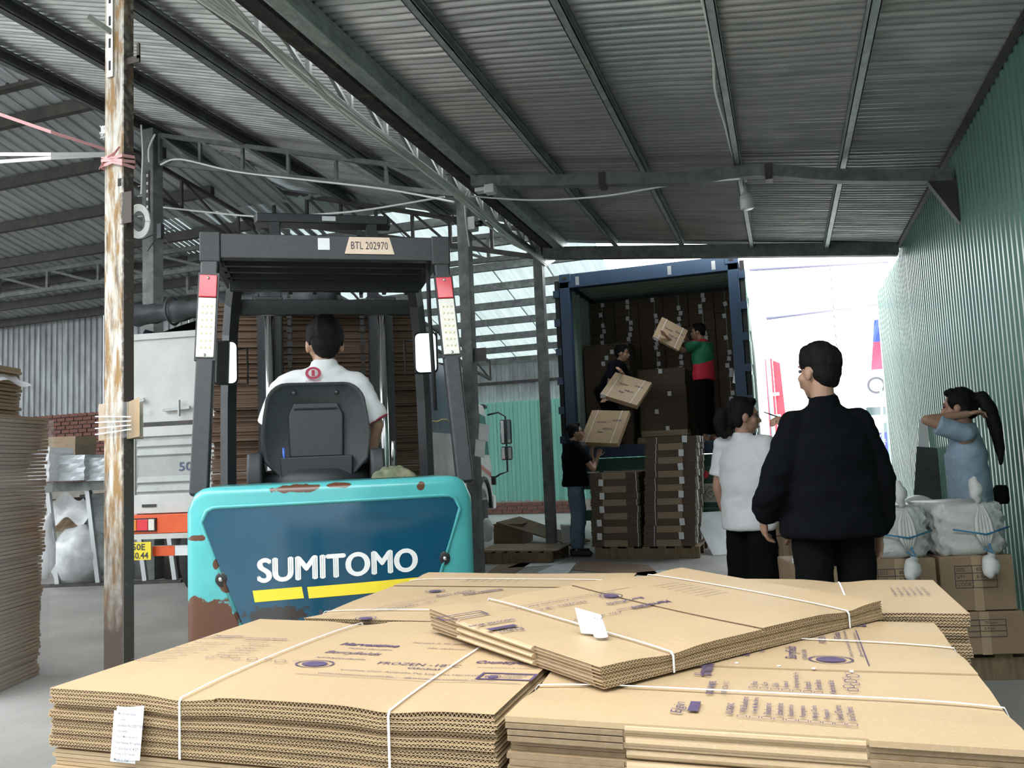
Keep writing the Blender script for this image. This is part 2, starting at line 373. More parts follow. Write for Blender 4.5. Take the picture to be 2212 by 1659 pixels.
def truss(name, label, A0, A1, B0, B1, xs, w=.05, m='steel'):
    """A: top chord, B: bottom chord, xs: fractions of the verticals"""
    A0, A1, B0, B1 = map(Vector, (A0, A1, B0, B1)); t = thing(name, label, 'truss', tuple(B0))
    o = Vector(B0); L = lambda p, q, f: p+(q-p)*f-o
    obj('top_chord', MB().beam(A0-o, A1-o, w, w), M[m], t); obj('bottom_chord', MB().beam(B0-o, B1-o, w, w), M[m], t)
    for i, f in enumerate(xs):
        obj('vertical_strut', MB().beam(L(B0,B1,f), L(A0,A1,f), w*.7, w*.7), M[m], t)
        if i+1 < len(xs): obj('diagonal_strut', MB().beam(L(A0,A1,f), L(B0,B1,xs[i+1]), w*.6, w*.6), M[m], t)
    return t
truss('roof_truss', 'steel roof truss spanning left from the column beside the truck cab', (-7.17,7.96,5.47),(-3.2,7.96,4.36),(-7.17,7.96,5.11),(-3.2,7.96,4.12), [0,.155,.31,.47,.63,.79,.97])
truss('roof_truss', 'rear steel roof truss seen dark behind the forklift mast top', (-7.2,10.4,5.5),(-3.05,10.4,4.32),(-7.2,10.4,5.02),(-3.05,10.4,3.96), [0,.14,.28,.42,.56,.7,.85,1], .06, 'steel_dark')
E0 = [PX(x, 10, -3.12).y for x in (0,)]
ys = [PX(px, py, -3.1).y for px, py in ((563,70),(672,150),(762,225),(838,295),(903,355),(957,400))]
t = truss('eave_truss', 'long steel truss running into the distance beside the gutter and white cables', (-3.12,1.6,4.44),(-3.12,7.9,4.38),(-3.12,1.6,4.06),(-3.12,7.9,4.08), [0]+[(y-1.6)/6.3 for y in ys]+[1], .05)
truss('eave_truss', 'far part of the eave truss between the two dark columns', (-3.12,8.02,4.38),(-3.02,10.25,4.30),(-3.12,8.02,4.05),(-3.02,10.25,4.0), [0,.2,.4,.6,.8,1], .05)
truss('hall_truss', 'steel lattice beam under the far hall roof at the left edge', (-24,10.95,4.98),(-7.7,10.95,4.98),(-24,10.95,4.62),(-7.7,10.95,4.62), [i/14 for i in range(15)], .07)
truss('hall_truss', 'slanting lattice girder of the far hall behind the coiled cable', (-8.0,8.1,5.60),(-6.1,16.8,3.4),(-8.0,8.1,5.15),(-6.1,16.8,3.0), [i/9 for i in range(10)], .05, 'steel_dark')
truss('hall_truss', 'pale edge lattice beam under the translucent roof beside the container', (-9.5,11.2,4.75),(-3.1,11.2,4.55),(-9.5,11.2,4.3),(-3.1,11.2,4.2), [i/7 for i in range(8)], .07)

xb = thing('cross_beam', 'bent dark steel cross beam spanning the loading bay roof', 'beam', (0, 7.15, 0))
mb = MB(); pts = []
for i in range(41):
    u = i/40; X = -2.70+(1.40+2.70)*u; pts.append((X, 3.92-.14*(X+2.65)+.062*math.exp(-((X+.08)/.42)**2)+.004*math.sin(X*4)))
mb.loft([[(X,-.05,z-.052),(X,.05,z-.052),(X,.05,z+.05),(X,-.05,z+.05)] for X, z in pts]); obj('tube', mb, M['steel'], xb)
for X, z in ((-1.42, 3.75), (.02, 3.60)): obj('clamp', MB().box(X-.03,X+.03,-.058,.058,z-.08,z+.06), M['steel_dark'], xb)
obj('end_gusset', MB().prism([(1.22,3.33),(1.43,3.31),(1.43,2.95)], -.04, .04), M['steel_dark'], xb)
tag(obj('cross_beam', MB().beam((-2.92,10.3,3.97),(1.40,10.3,3.49),.1,.16), M['steel']), 'dark lintel beam above the open end of the loading bay', 'beam')
obj('gable_infill', MB().add([(-7.8,10.86,5.05),(-5.2,10.86,5.05),(-5.2,10.86,LROOF(-5.2)+.02),(-7.8,10.86,LROOF(-7.8)+.02)], [(0,1,2,3)]), M['zinc_dark'], ce2)
# unseen wall behind us and left roof, both added to block sky light
struct(obj('wall_skyblock', MB().box(-30, 9, -5.2, -5.0, 0, 7.0), M['truck_yard'] if 'truck_yard' in M else M['zinc_dark']))
ce_skyblock = struct(link('ceiling', None))  # out of view, added to keep open sky from lighting the left hall
for k in range(9): obj('roof_sheet', wave_sheet(-26+k*2.05, -26+(k+1)*2.05+.03, 3.2, 6.65, lambda X, Y: 6.2-.06*(6.6-Y), .2, .028, 'y', 'trap'), M['zinc_dark'], ce_skyblock)

# ================================================================== forklift
M['teal'] = mat('turquoise enamel', (.085,.42,.42), .28, c2=(.07,.36,.37), scale=5, coat=.3)
for ctr, rad in (((-.53,-.02,.645),(.15,.3,.10)), ((-.545,-.02,.985),(.035,.2,.012)), ((-.43,-.03,.80),(.03,.1,.035)), ((-.15,-.06,1.165),(.10,.06,.02)), ((.02,-.06,1.17),(.05,.05,.012)), ((.36,-.04,1.15),(.018,.05,.022)), ((-.47,-.03,.88),(.012,.1,.02))):
    add_patch(M['teal'], (.10,.035,.015), ctr, rad, 26, .35, .05)
M['panelblue'] = mat('deep blue gloss panel', (.004,.062,.115), .14, c2=(.006,.07,.13), scale=4, coat=.5)
add_patch(M['panelblue'], (.03,.028,.03), (-.24,-.06,.665), (.13,.1,.035), 40, .5, .08)
M['sign_white'] = mat('white sign film', (.78,.78,.76), .4)
M['yellow'] = mat('yellow sign film', (.86,.68,.04), .4, c2=(.80,.62,.04), scale=9)
M['fork_black'] = mat('charcoal machine paint', (.019,.020,.022), .42, c2=(.028,.029,.032), scale=30, bump=.08, bscale=180)
M['vinyl'] = mat('black seat vinyl', (.018,.020,.022), .5, c2=(.024,.027,.029), scale=60, bump=.15, bscale=300)
M['plastic'] = mat('black plastic', (.018,.018,.02), .4)
M['rubber'] = mat('tyre rubber', (.02,.02,.02), .85, bump=.2)
M['mirror'] = mat('mirror glass', (.92,.93,.93), .03, 1.0)
M['chrome'] = mat('polished steel', (.75,.75,.74), .18, 1.0)
M['lamp_red'] = mat('red lamp lens', (.72,.03,.05), .25, coat=.5)
M['lamp_white'] = mat('clear lamp lens', (.66,.63,.58), .3, c2=(.78,.74,.62), scale=50, coat=.4)
M['lamp_dot'] = mat('lamp diode', (.75,.66,.42), .3)
M['paper'] = mat('white paper', (.78,.79,.80), .7, c2=(.72,.73,.74), scale=12)
M['tape'] = mat('cream tape', (.80,.62,.48), .6, c2=(.72,.55,.42), scale=20)
M['cap_green'] = mat('olive cloth', (.10,.12,.07), .8, c2=(.17,.17,.10), scale=18, lo=.45, hi=.55)
M['ink'] = mat('dark print', (.05,.05,.06), .6)

_p = PD(712, 1050, 3.39)
_p = _p+Vector((math.cos(math.radians(32)), math.sin(math.radians(32)), 0))*.02
FK = thing('forklift', 'turquoise and black counterbalance forklift seen from behind', 'forklift', (_p.x, _p.y, 0), math.radians(32))
CWH = .582
def cw_y(x): return -.055*(1-(x/.6)**2)+.02*max(0, (abs(x)-.48)/.1)**2
def cw_top(x):
    r = .09; d = abs(x)-(CWH-r); return 1.185-(r-math.sqrt(max(0, r*r-d*d)) if d > 0 else 0)
rings = []
for i in range(41):
    x = -CWH+2*CWH*i/40; x = max(-CWH+.0005, min(CWH-.0005, x))
    yr, zt, zb, r = cw_y(x), cw_top(x), .56, .035; ring = []
    for a in range(5): t = math.pi/2*a/4; ring.append((x, yr+r-r*math.cos(t), zt-r+r*math.sin(t)))
    ring += [(x, .45, zt), (x, .45, zb)]
    for a in range(5): t = math.pi/2*a/4; ring.append((x, yr+r-r*math.sin(t), zb+r-r*math.cos(t)))
    rings.append(ring)
obj('counterweight', MB().loft(rings), M['teal'], FK, True, fixn=True)
def pn_top(x): r = .06; d = abs(x)-(.525-r); return 1.105-(r-math.sqrt(max(0, r*r-d*d)) if d > 0 else 0)
def pn_bot(x): return .575 if abs(x) < .355 else .575+(abs(x)-.355)/.17*.465
mb = MB(); n = 48
for i in range(n+1):
    x = -.525+1.05*i/n
    for j in range(9): mb.v.append((x, cw_y(x)-.006, pn_bot(x)+(pn_top(x)-pn_bot(x))*j/8))
mb.f += [(i*9+j, (i+1)*9+j, (i+1)*9+j+1, i*9+j+1) for i in range(n) for j in range(8)]
PN = obj('rear_panel', mb, M['panelblue'], FK, True)
pts = [(-.355,.575)]+[(-.525+1.05*i/n, pn_top(-.525+1.05*i/n)) for i in range(n+1)]+[(.355,.575)]
obj('panel_bead', MB().tube([(x, cw_y(x)-.004, z) for x, z in pts], .009, 6), M['teal'], PN, True)
def on_panel(tb, dz=0): return tb.map(lambda a, b, c: (a, cw_y(a)-.0085, b+dz))
obj('maker_lettering', on_panel(text_mb('SUMITOMO', .635, .092, 0, cx=.016, cy=.845, res=6).merge(text_mb('SUMITOMO', .635, .092, 0, cx=.006, cy=.845, res=6)).merge(text_mb('SUMITOMO', .635, .092, 0, cx=.011, cy=.848, res=6)).merge(text_mb('SUMITOMO', .635, .092, 0, cx=.011, cy=.842, res=6))), M['sign_white'], PN)
mb = MB()
for a, b in ((-.322,-.135),(-.118,.345)):
    m = 12
    for i in range(m+1):
        x = a+(b-a)*i/m; j1 = .004*math.sin(i*9) if i in (0, m) else 0
        mb.v += [(x+(.006 if a > -.3 and i == 0 else 0)+j1, cw_y(x)-.008, .722+.003*i/m), (x+j1-(.008 if a < -.3 else 0), cw_y(x)-.008, .768+.003*i/m)]
    o = len(mb.v)-2*(m+1); mb.f += [(o+2*i, o+2*i+2, o+2*i+3, o+2*i+1) for i in range(m)]
obj('yellow_stripe', mb, M['yellow'], PN)
obj('faded_lettering', on_panel(text_mb('No', .085, .06, bold=.02, cx=-.03, cy=.645)), M['ink'], PN)
for s in (-1, 1):
    x = s*.445; z = .83+.01*s
    obj('panel_latch', MB().ell((x, cw_y(x)-.004, z), (.028,.006,.03)), M['plastic'], PN, True)
    obj('latch_bolt', MB().cyl((x+.006*s, cw_y(x)-.014, z), (x+.006*s, cw_y(x), z), .009), M['chrome'], PN, True)
# chassis, hood, wheels
obj('chassis', MB().box(-.42,.42,.25,1.55,.32,.62).box(-.5,.5,1.2,1.62,.3,.52), M['fork_black'], FK, bevel=.02)
obj('hood', MB().box(-.47,.47,.42,1.12,.6,1.08), M['teal'], FK, bevel=.04)
obj('floor_plate', MB().box(-.5,.5,1.1,1.6,.52,.56), M['fork_black'], FK)
obj('dash_panel', MB().prism([(1.42,.56),(1.62,.56),(1.62,1.22),(1.5,1.22)], -.42, .42, lambda a, b, c: (c, a, b)), M['fork_black'], FK)
for x, y, r, w in ((-.42,.42,.25,.18),(.42,.42,.25,.18),(-.5,1.5,.32,.22),(.5,1.5,.32,.22)):
    wh = obj('wheel', MB().tube([(x-w/2,y,r),(x-w/2+.03,y,r),(x+w/2-.03,y,r),(x+w/2,y,r)], [r*.9,r,r,r*.9], 24), M['rubber'], FK, True)
    obj('wheel_hub', MB().cyl((x-w/2-.006,y,r),(x+w/2+.006,y,r),r*.5,None,16), M['teal'], wh)
# overhead guard
GP = {}
for s in (-1, 1):
    b = Vector((-.55 if s < 0 else .575, .12, 1.15)); t = Vector((-.515 if s < 0 else .525, .30, 2.255))
    p = obj('guard_post', MB().beam(b, t, .075, .06, (0,1,0)), M['fork_black'], FK, bevel=.01)
    obj('guard_post_cap', MB().box(t.x-.045, t.x+.045, .255, .36, 2.18, 2.32), M['fork_black'], FK, bevel=.008)
    d = (t-b).normalized()
    lo = b+d*.62; hi = b+d*.98; n = Vector((0,-1,0)); q = lambda f, k=0: lo+(hi-lo)*f+n*(.035+k)
    lp = obj('tail_lamp', MB().beam(q(-.06), q(.70), .074, .012, (0,1,0)), M['lamp_white'], FK, bevel=.004)
    obj('red_lens', MB().beam(q(.71), q(1.0), .074, .012, (0,1,0)), M['lamp_red'], lp, bevel=.004)
    obj('lamp_backing', MB().beam(q(-.1,-.012), q(1.03,-.012), .088, .014, (0,1,0)), M['plastic'], lp)
    for f in (-.03, .96): obj('screw', MB().ell(q(f,.008), .007, 8, 5), M['chrome'], lp)
    for i in range(3):
        for j in range(7): obj('light_dot', MB().ell(q(.06+j*.088,.006)+Vector(((i-1)*.019,0,0)), (.006,.003,.006), 6, 4), M['lamp_dot'], lp)
    # front post with forward bend
    fp = [(s*.55,1.22,.9),(s*.545,1.24,1.6),(s*.53,1.22,2.0),(s*.51,1.16,2.16),(s*.49,1.08,2.24)]
    obj('guard_post', MB().tube([(x, y, z) for x, y, z in fp], .042, 4), M['fork_black'], FK)
    obj('guard_side_rail', MB().beam((t.x,.28,2.27),(s*.50,1.2,2.27),.06,.07), M['fork_black'], FK, bevel=.008)
obj('guard_rear_beam', MB().box(-.51,.52,.265,.315,2.20,2.315), M['fork_black'], FK, bevel=.006)
obj('guard_roof_plate', MB().box(-.51,.51,.31,.93,2.272,2.28), M['fork_black'], FK)
for k in range(5): obj('guard_rib', MB().box(-.5,.5,.42+k*.13,.45+k*.13,2.235,2.272), M['fork_black'], FK)
obj('guard_mid_beam', MB().box(-.5,.5,.90,.95,2.19,2.28), M['fork_black'], FK, bevel=.005)
for k in range(8): x = -.46+k*.92/7; obj('guard_bar', MB().box(x-.011,x+.011,.92,1.22,2.235,2.285), M['fork_black'], FK)
obj('guard_front_beam', MB().box(-.5,.5,1.20,1.25,2.115,2.203), M['fork_black'], FK, bevel=.006)
obj('cable_hose', MB().tube([(.47,.33,2.2),(.475,.37,2.0),(.49,.42,1.75),(.5,.45,1.5)], .011, 6), M['rubber'], FK, True)
obj('paper_label', MB().box(-.045,.008,.2605,.2645,2.245,2.30), M['paper'], FK)
tp = obj('cream_plate', MB().prism([(.075,2.228),(.305,2.228),(.283,2.308),(.098,2.308)], .259, .2635), M['tape'], FK, label='cream tape with handwritten digits')
obj('handwriting', text_mb('BTL 202970', .17, .036, cx=.19, cy=2.268).map(lambda a, b, c: (a, .2575, b)), M['ink'], tp)
# mirrors on brackets
for s, z, dx in ((-1, 1.82, .0), (1, 1.86, .0)):
    c = Vector((s*.535, 1.0, z)); body = MB()
    def rr(w, h, r, y): 
        P = []
        for cx, cz, a0 in ((w-r,h-r,0),(-w+r,h-r,90),(-w+r,-h+r,180),(w-r,-h+r,270)):
            for a in range(5): t = math.radians(a0+a*22.5); P.append((cx+r*math.cos(t), y, cz+r*math.sin(t)))
        return P
    rot = Matrix.Rotation(math.radians(-14 if s > 0 else 4), 4, 'Z')
    T = Matrix.Translation(c) @ rot
    body.loft([rr(.066,.118,.03,0), rr(.066,.118,.03,.02), rr(.045,.09,.03,.045)]).xf(T)
    mr = obj('mirror', body, M['plastic'], FK, True, fixn=True)
    obj('mirror_glass', MB().loft([rr(.058,.11,.026,-.003), rr(.058,.11,.026,.001)]).xf(T), M['mirror'], mr, fixn=True)
    obj('mirror_bracket', MB().tube([c+Vector((0,.03,.06)), c+Vector((-s*.0,.12,.08)), c+Vector((-s*.10,.17,.1)), c+Vector((-s*.10,.17,-.1)), c+Vector((0,.12,-.1))], .006, 6), M['plastic'], mr, True)
# seat
SEAT_Y = .50
def seat_outline(k=1.0, z0=1.20, z1=1.66):
    P = [(-.17,z0),(.17,z0),(.245,z0+.08),(.258,z0+.2),(.248,z0+.30)]
    for a in range(0, 91, 15): t = math.radians(a); P.append((.135+.105*math.cos(t), z1-.115+.115*math.sin(t)))
    P += [(-x, z) for x, z in reversed(P[2:])]
    cz = (z0+z1)/2; return [(x*k, cz+(z-cz)*k) for x, z in P]
sb = MB(); T = lambda y, lean: (lambda P: [(x, y+(z-1.2)*lean, z) for x, z in P])
sb.loft([T(SEAT_Y+.02,.06)(seat_outline(.93)), T(SEAT_Y,.06)(seat_outline(.985)), T(SEAT_Y+.02,.06)(seat_outline(1.0)), T(SEAT_Y+.10,.06)(seat_outline(1.0)), T(SEAT_Y+.13,.06)(seat_outline(.92))])
sb.map(lambda x,y,z:(x-.07,y,z))
ST = obj('seat_back', sb, M['vinyl'], FK, True, fixn=True)
obj('seat_back_panel', MB().loft([[(x, SEAT_Y-.006+(z-1.2)*.06+dy, z) for x, z in ((-.12*k,1.30),(.12*k,1.30),(.125*k,1.5),(.10*k,1.555),(-.10*k,1.555),(-.125*k,1.5))] for dy, k in ((.02,1.06),(0,1.0))]), M['vinyl'], ST, fixn=True, bevel=.004)
obj('seat_back_seam', MB().tube([(-.10,SEAT_Y+.008,1.53),(.10,SEAT_Y+.008,1.53)], .004, 6), M['plastic'], ST)
obj('seat_pocket', MB().loft([[(x*k, SEAT_Y-.018+dy, z) for x, z in ((-.165,1.185),(.165,1.185),(.17,1.30),(-.17,1.30))] for dy, k in ((.05,1.0),(.0,.985))]), M['plastic'], ST, fixn=True, bevel=.006)
obj('pen', MB().cyl((-.15,SEAT_Y-.012,1.27),(-.153,SEAT_Y-.01,1.345),.006), mat('blue pen', (.05,.12,.5), .3), ST, True)
for s in (-1, 1): obj('seat_screw', MB().ell((s*.10,SEAT_Y+.012,1.605),(.012,.008,.012),10,6), M['plastic'], ST, True)
obj('seat_cushion', MB().rings([(0,.72,1.08,.25,.28),(0,.72,1.12,.28,.30),(0,.72,1.20,.28,.30),(0,.72,1.24,.24,.26)], 24), M['vinyl'], FK, True)
for s in (-1, 1):
    obj('hip_restraint', MB().loft([[(s*(.25+dx), y, z) for y, z in ((.47,1.10),(.80,1.10),(.78,1.24),(.62,1.30),(.50,1.33),(.46,1.25))] for dx in (0,.02,.055,.07)]), M['vinyl'], FK, True, bevel=.012, fixn=True)
for o_ in list(ST.children)+[c_ for c_ in FK.children if c_.name.startswith(('seat_cushion','hip_restraint'))]: o_.location.x = -.07
obj('steering_column', MB().cyl((0,1.48,1.1),(0,1.22,1.42),.03), M['plastic'], FK, True)
obj('steering_wheel', MB().tube([(.17*math.cos(t), 1.2+.12*math.sin(t)*.7, 1.43+.17*math.sin(t)*.5) for t in [2*math.pi*i/24 for i in range(25)]], .013, 8), M['plastic'], FK, True)
obj('control_lever', MB().cyl((.36,1.35,1.1),(.36,1.25,1.38),.01), M['chrome'], FK, True)
# mast
for s in (-1, 1):
    for x, w, z1, nm in ((.385,.07,2.30,'mast_outer_rail'),(.305,.06,2.80,'mast_inner_rail')):
        X = s*x; obj(nm, MB().box(X-w/2,X+w/2,1.70,1.72,.15,z1).box(X-s*w/2-.006,X-s*w/2+.006,1.72,1.84,.15,z1).box(X-w/2,X+w/2,1.83,1.85,.15,z1), M['fork_black'], FK)
    obj('lift_cylinder', MB().cyl((s*.345,1.67,.3),(s*.345,1.67,2.25),.028), M['chrome'], FK, True)
    ch = MB()
    for k in range(46): z = .7+k*.045; ch.box(s*.225-(.016 if k % 2 else .011), s*.225+(.016 if k % 2 else .011), 1.705, 1.725, z, z+.034)
    obj('lift_chain', ch, M['plastic'], FK)
    obj('mast_head', MB().box(s*.35-.10,s*.35+.09,1.66,1.86,2.24,2.315), M['fork_black'], FK, bevel=.006)
    for x in (.30,.415): obj('mast_bolt', MB().cyl((s*x,1.65,2.285),(s*x,1.67,2.285),.016), M['chrome'], FK, True)
obj('mast_top_plate', MB().loft([[(x,y,z) for x,y in ((-.41,1.70),(-.43,1.74),(-.43,1.85),(.43,1.85),(.43,1.74),(.41,1.70))] for z in (2.80,2.86)]), M['fork_black'], FK, fixn=True, bevel=.008)
obj('warning_label', MB().box(-.01,.075,1.697,1.701,2.815,2.845), M['paper'], FK)
for z in (.35, 1.15, 2.24): obj('mast_crossbar', MB().box(-.36,.36,1.84,1.88,z,z+.09), M['fork_black'], FK)
obj('fork_carriage', MB().box(-.5,.5,1.88,1.93,.42,.50).box(-.5,.5,1.88,1.93,.72,.80), M['fork_black'], FK)
for s in (-1, 1): obj('fork', MB().box(s*.28-.06,s*.28+.06,1.93,1.97,.42,.85).box(s*.28-.06,s*.28+.06,1.93,3.0,.38,.42), M['fork_black'], FK)
CP = Matrix.Translation((_p.x,_p.y,0)) @ Matrix.Rotation(math.radians(32), 4, 'Z')
o = tag(obj('folded_cap', MB().grid(lambda u, v: ((u-.5)*.20, (v-.5)*.16, .05*math.sin(math.pi*min(1,max(0,u)))**.6*math.sin(math.pi*v)**.6+.008*math.sin(u*17)*math.sin(v*11)), 20, 14), M['cap_green'], None, True), 'crumpled olive cloth lying on the turquoise counterweight beside the seat', 'cloth')
o.matrix_world = CP @ Matrix.Translation((.27,.26,1.187))

# ================================================================== cardboard bundles
M['kraft'] = mat('kraft board', (.42,.295,.17), .5, c2=(.385,.268,.153), scale=3, c3=(.46,.33,.20), s3=160, lo3=.55, hi3=.75, bump=.10, bscale=500, spec=.5)
M['kraft_core_shade'] = mat('board core with cavity shade', (.20,.135,.075), .9, c2=(.26,.18,.105), scale=60)  # shade between the layers painted in: core and ragged ends coloured darker
M['kraft_edge'] = mat('cut board edge', (.40,.285,.17), .85, c2=(.33,.235,.14), scale=40, stretch=(1,1,4))
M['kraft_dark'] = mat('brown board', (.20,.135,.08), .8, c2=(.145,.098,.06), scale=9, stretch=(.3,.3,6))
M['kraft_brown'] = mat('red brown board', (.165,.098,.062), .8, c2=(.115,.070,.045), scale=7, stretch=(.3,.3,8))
M['kraft_grey'] = mat('grey brown board', (.33,.24,.155), .8, c2=(.25,.18,.118), scale=9, stretch=(.3,.3,6))
M['print'] = mat('purple print', (.055,.035,.085), .7, c2=(.09,.06,.12), scale=60)
M['strap'] = mat('white plastic strap', (.80,.80,.80), .35)
M['film'] = mat('clear stretch film', (.9,.92,.94), .12, alpha=.12)
M['pallet_wood'] = mat('pallet wood', (.22,.155,.088), .8, c2=(.15,.105,.06), scale=6, stretch=(8,1,1))

def slab(mb, x0, x1, y0, y1, z0, z1, nx=1, ny=1):
    if nx == 1 and ny == 1: return mb.box(x0, x1, y0, y1, z0, z1)
    g = lambda z, flip: mb.add([(x0+(x1-x0)*i/nx, y0+(y1-y0)*j/ny, z) for j in range(ny+1) for i in range(nx+1)],
        [((j*(nx+1)+i, j*(nx+1)+i+1, (j+1)*(nx+1)+i+1, (j+1)*(nx+1)+i)[::-1 if flip else 1]) for j in range(ny) for i in range(nx)])
    g(z1, False); g(z0, True)
    for i in range(nx):
        a = x0+(x1-x0)*i/nx; b = x0+(x1-x0)*(i+1)/nx
        mb.add([(a,y0,z0),(b,y0,z0),(b,y0,z1),(a,y0,z1)], [(0,1,2,3)]); mb.add([(a,y1,z0),(b,y1,z0),(b,y1,z1),(a,y1,z1)], [(3,2,1,0)])
    for j in range(ny):
        a = y0+(y1-y0)*j/ny; b = y0+(y1-y0)*(j+1)/ny
        mb.add([(x0,a,z0),(x0,b,z0),(x0,b,z1),(x0,a,z1)], [(3,2,1,0)]); mb.add([(x1,a,z0),(x1,b,z0),(x1,b,z1),(x1,a,z1)], [(0,1,2,3)])
    return mb
def flute(mb, a0, a1, b, z0, z1, depth=.012, per=.0066, face='y0'):
    """wavy corrugated medium showing at a cut edge"""
    n = int((a1-a0)/per*4); th = .0012; zc = (z0+z1)/2; am = (z1-z0)/2-th*.6; V = []
    for i in range(n+1):
        a = a0+(a1-a0)*i/n; z = zc+am*math.sin(i*math.pi/2+.6)
        for bb in (b, b+depth):
            for s in (th/2, -th/2): V.append((a, bb, z+s) if face == 'y0' else (bb, a, z+s))
    F = []
    for i in range(n): o = 4*i; F += [(o,o+1,o+5,o+4), (o+2,o,o+4,o+6), (o+1,o+3,o+7,o+5)]
    mb.add(V, F)
def fg_bundle(label, origin, rot, w, d, h, n, fl=('y0',), fold=None, foldx=None, straps=(), split=None, sag=.008, lift=None, seed=1, name='cardboard_bundle', group=None, jit=.004):
    """a strapped bundle of folded flat cartons; local x 0..w, y 0..d, z 0..h"""
    rd = random.Random(seed); B = thing(name, label, 'cardboard', origin, rot, group); t = h/(2*n)
    def D(x, y, z):
        f = 0
        for ax, s in straps:
            q = (x-s) if ax == 'y' else (y-s)
            e = min(y, d-y) if ax == 'y' else min(x, w-x)
            f += sag*math.exp(-(q/.05)**2)*math.exp(-max(0, e)/.09)
        zz = z-f*(z/h)-.0015*math.sin(x*9+seed)*math.sin(y*7)*(z/h)
        if lift: zz += lift(x, y, z)
        return (x, y, zz)
    for i in range(n):
        mb = MB(); dark = []; ox, oy = rd.uniform(-jit, jit), rd.uniform(-jit, jit)
        for k in range(2):
            z0 = (2*i+k)*t; z1 = z0+t*.94; lt = .0008; px, py = ox+rd.uniform(-jit*.5, jit*.5), oy+rd.uniform(-jit*.5, jit*.5)
            X0, X1, Y0, Y1 = px, w+px, py, d+py
            top = (i == n-1 and k == 1)
            if fold:                                              # folded edge in the middle of the front, ragged flaps at both ends
                ja, jb = Y0+rd.uniform(.0, .007), Y0+rd.uniform(.0, .007)
                if top and split and split[0] == 'y':
                    s = split[1]; slab(mb, X0, X1, Y0+.006, s-.0015, z0, z1, 14, 4); slab(mb, X0, X1, s+.0015, Y1, z0+.001, z1+.0022, 14, 4)
                else: slab(mb, X0, X1, Y0+.006, Y1, z0, z1, 14, 4)
                n0 = len(mb.f); zq = z0+(z1-z0)*(1 if top else .82)
                slab(mb, X0, fold[0]-.003, ja, Y0+.02, z0, zq, 4); slab(mb, fold[1]+.003, X1, jb, Y0+.02, z0, zq, 4)
                if not top: dark.append((n0, len(mb.f)))
            else:
                if top and split:
                    s = split[1]
                    secs = [(X0, s-.0018, Y0, Y1, 0), (s+.0018, X1, Y0, Y1, .0022)] if split[0] == 'x' else [(X0, X1, Y0, s-.0018, 0), (X0, X1, s+.0018, Y1, .0022)]
                else: secs = [(X0, X1, Y0, Y1, 0)]
                for a, b, c, e, dz in secs:
                    slab(mb, a, b, c, e, z1-lt+dz, z1+dz, 18, 6); slab(mb, a, b, c, e, z0, z0+lt, 18, 6)
                    ix = .012 if 'x0' in fl else .001
                    iy = .011 if ('y0' in fl and (split is None or c < .01 or split[0] == 'x')) else .001
                    n0 = len(mb.f); slab(mb, a+ix, b-.001, c+iy*1.9, e-.001, z0+lt+.0003, z1-lt+dz-.0011, 18, 6); dark.append((n0, len(mb.f)))
                    if iy > .005: flute(mb, a+.001, b-.001, c, z0+lt*.6, z1-lt*.6+dz, .02)
        if foldx:                                                 # T-shaped: folded edge on the x0 side
            pass
        if fold:
            r = t*.93; rg = []
            for u in range(13):
                x = fold[0]+(fold[1]-fold[0])*u/12; zc = (2*i+1)*t
                rg.append([(x, .016, zc+r)]+[(x, .010-.010*math.cos(a)+oy*.4, zc+r*math.sin(a)) for a in [math.pi/2*(1-q/3) for q in range(7)]]+[(x, .016, zc-r)])
            mb.loft(rg)
        if foldx:
            r = t*.93; rg = []
            for u in range(13):
                y = foldx[0]+(foldx[1]-foldx[0])*u/12; zc = (2*i+1)*t
                rg.append([(.016, y, zc+r)]+[(.004-.014*math.cos(a)+ox*.4, y, zc+r*math.sin(a)) for a in [math.pi/2*(1-q/3) for q in range(7)]]+[(.016, y, zc-r)])
            mb.loft(rg)
        oc = obj('carton', mb.map(D), M['kraft'], B, fixn=False); oc.data.materials.append(M['kraft_core_shade'])
        for n0, n1 in dark:
            for q in range(n0, n1): oc.data.polygons[q].material_index = 1
    for ax, s in straps:
        sw = .0019; P = []; N = 26; e = .0016
        if ax == 'y': path = [(s, d+.004, 0), (s, d+.004, h*.9)]+[(s, d-d*j/N, h+e) for j in range(N+1)]+[(s, -.0045, h-.002), (s, -.0045, 0)]
        else: path = [(w+.005, s, 0), (w+.005, s, h*.9)]+[(w-w*j/N, s, h+e) for j in range(N+1)]+[(-.005, s, h-.002), (-.005, s, 0)]
        rg = []
        for q in path:
            q2 = D(min(max(q[0], 0), w), min(max(q[1], 0), d), q[2]); q = (q[0], q[1], q2[2]+(.003 if split and q[2] > h else 0))
            flat = 0 < (q[1] if ax == 'y' else q[0]) < (d if ax == 'y' else w); o_ = .0007
            ou = 0 if flat else (o_ if (q[1] > d/2 if ax == 'y' else q[0] > w/2) else -o_); uz = o_ if flat or q[2] > h*.85 else 0
            rg.append([(q[0]-sw, q[1], q[2]), (q[0]+sw, q[1], q[2]), (q[0]+sw, q[1]+ou, q[2]+uz), (q[0]-sw, q[1]+ou, q[2]+uz)] if ax == 'y' else [(q[0], q[1]-sw, q[2]), (q[0], q[1]+sw, q[2]), (q[0]+ou, q[1]+sw, q[2]+uz), (q[0]+ou, q[1]-sw, q[2]+uz)])
        obj('strap', MB().loft(rg), M['strap'], B, fixn=True)
    B['_'] = 0; del B['_']
    return B, D, h
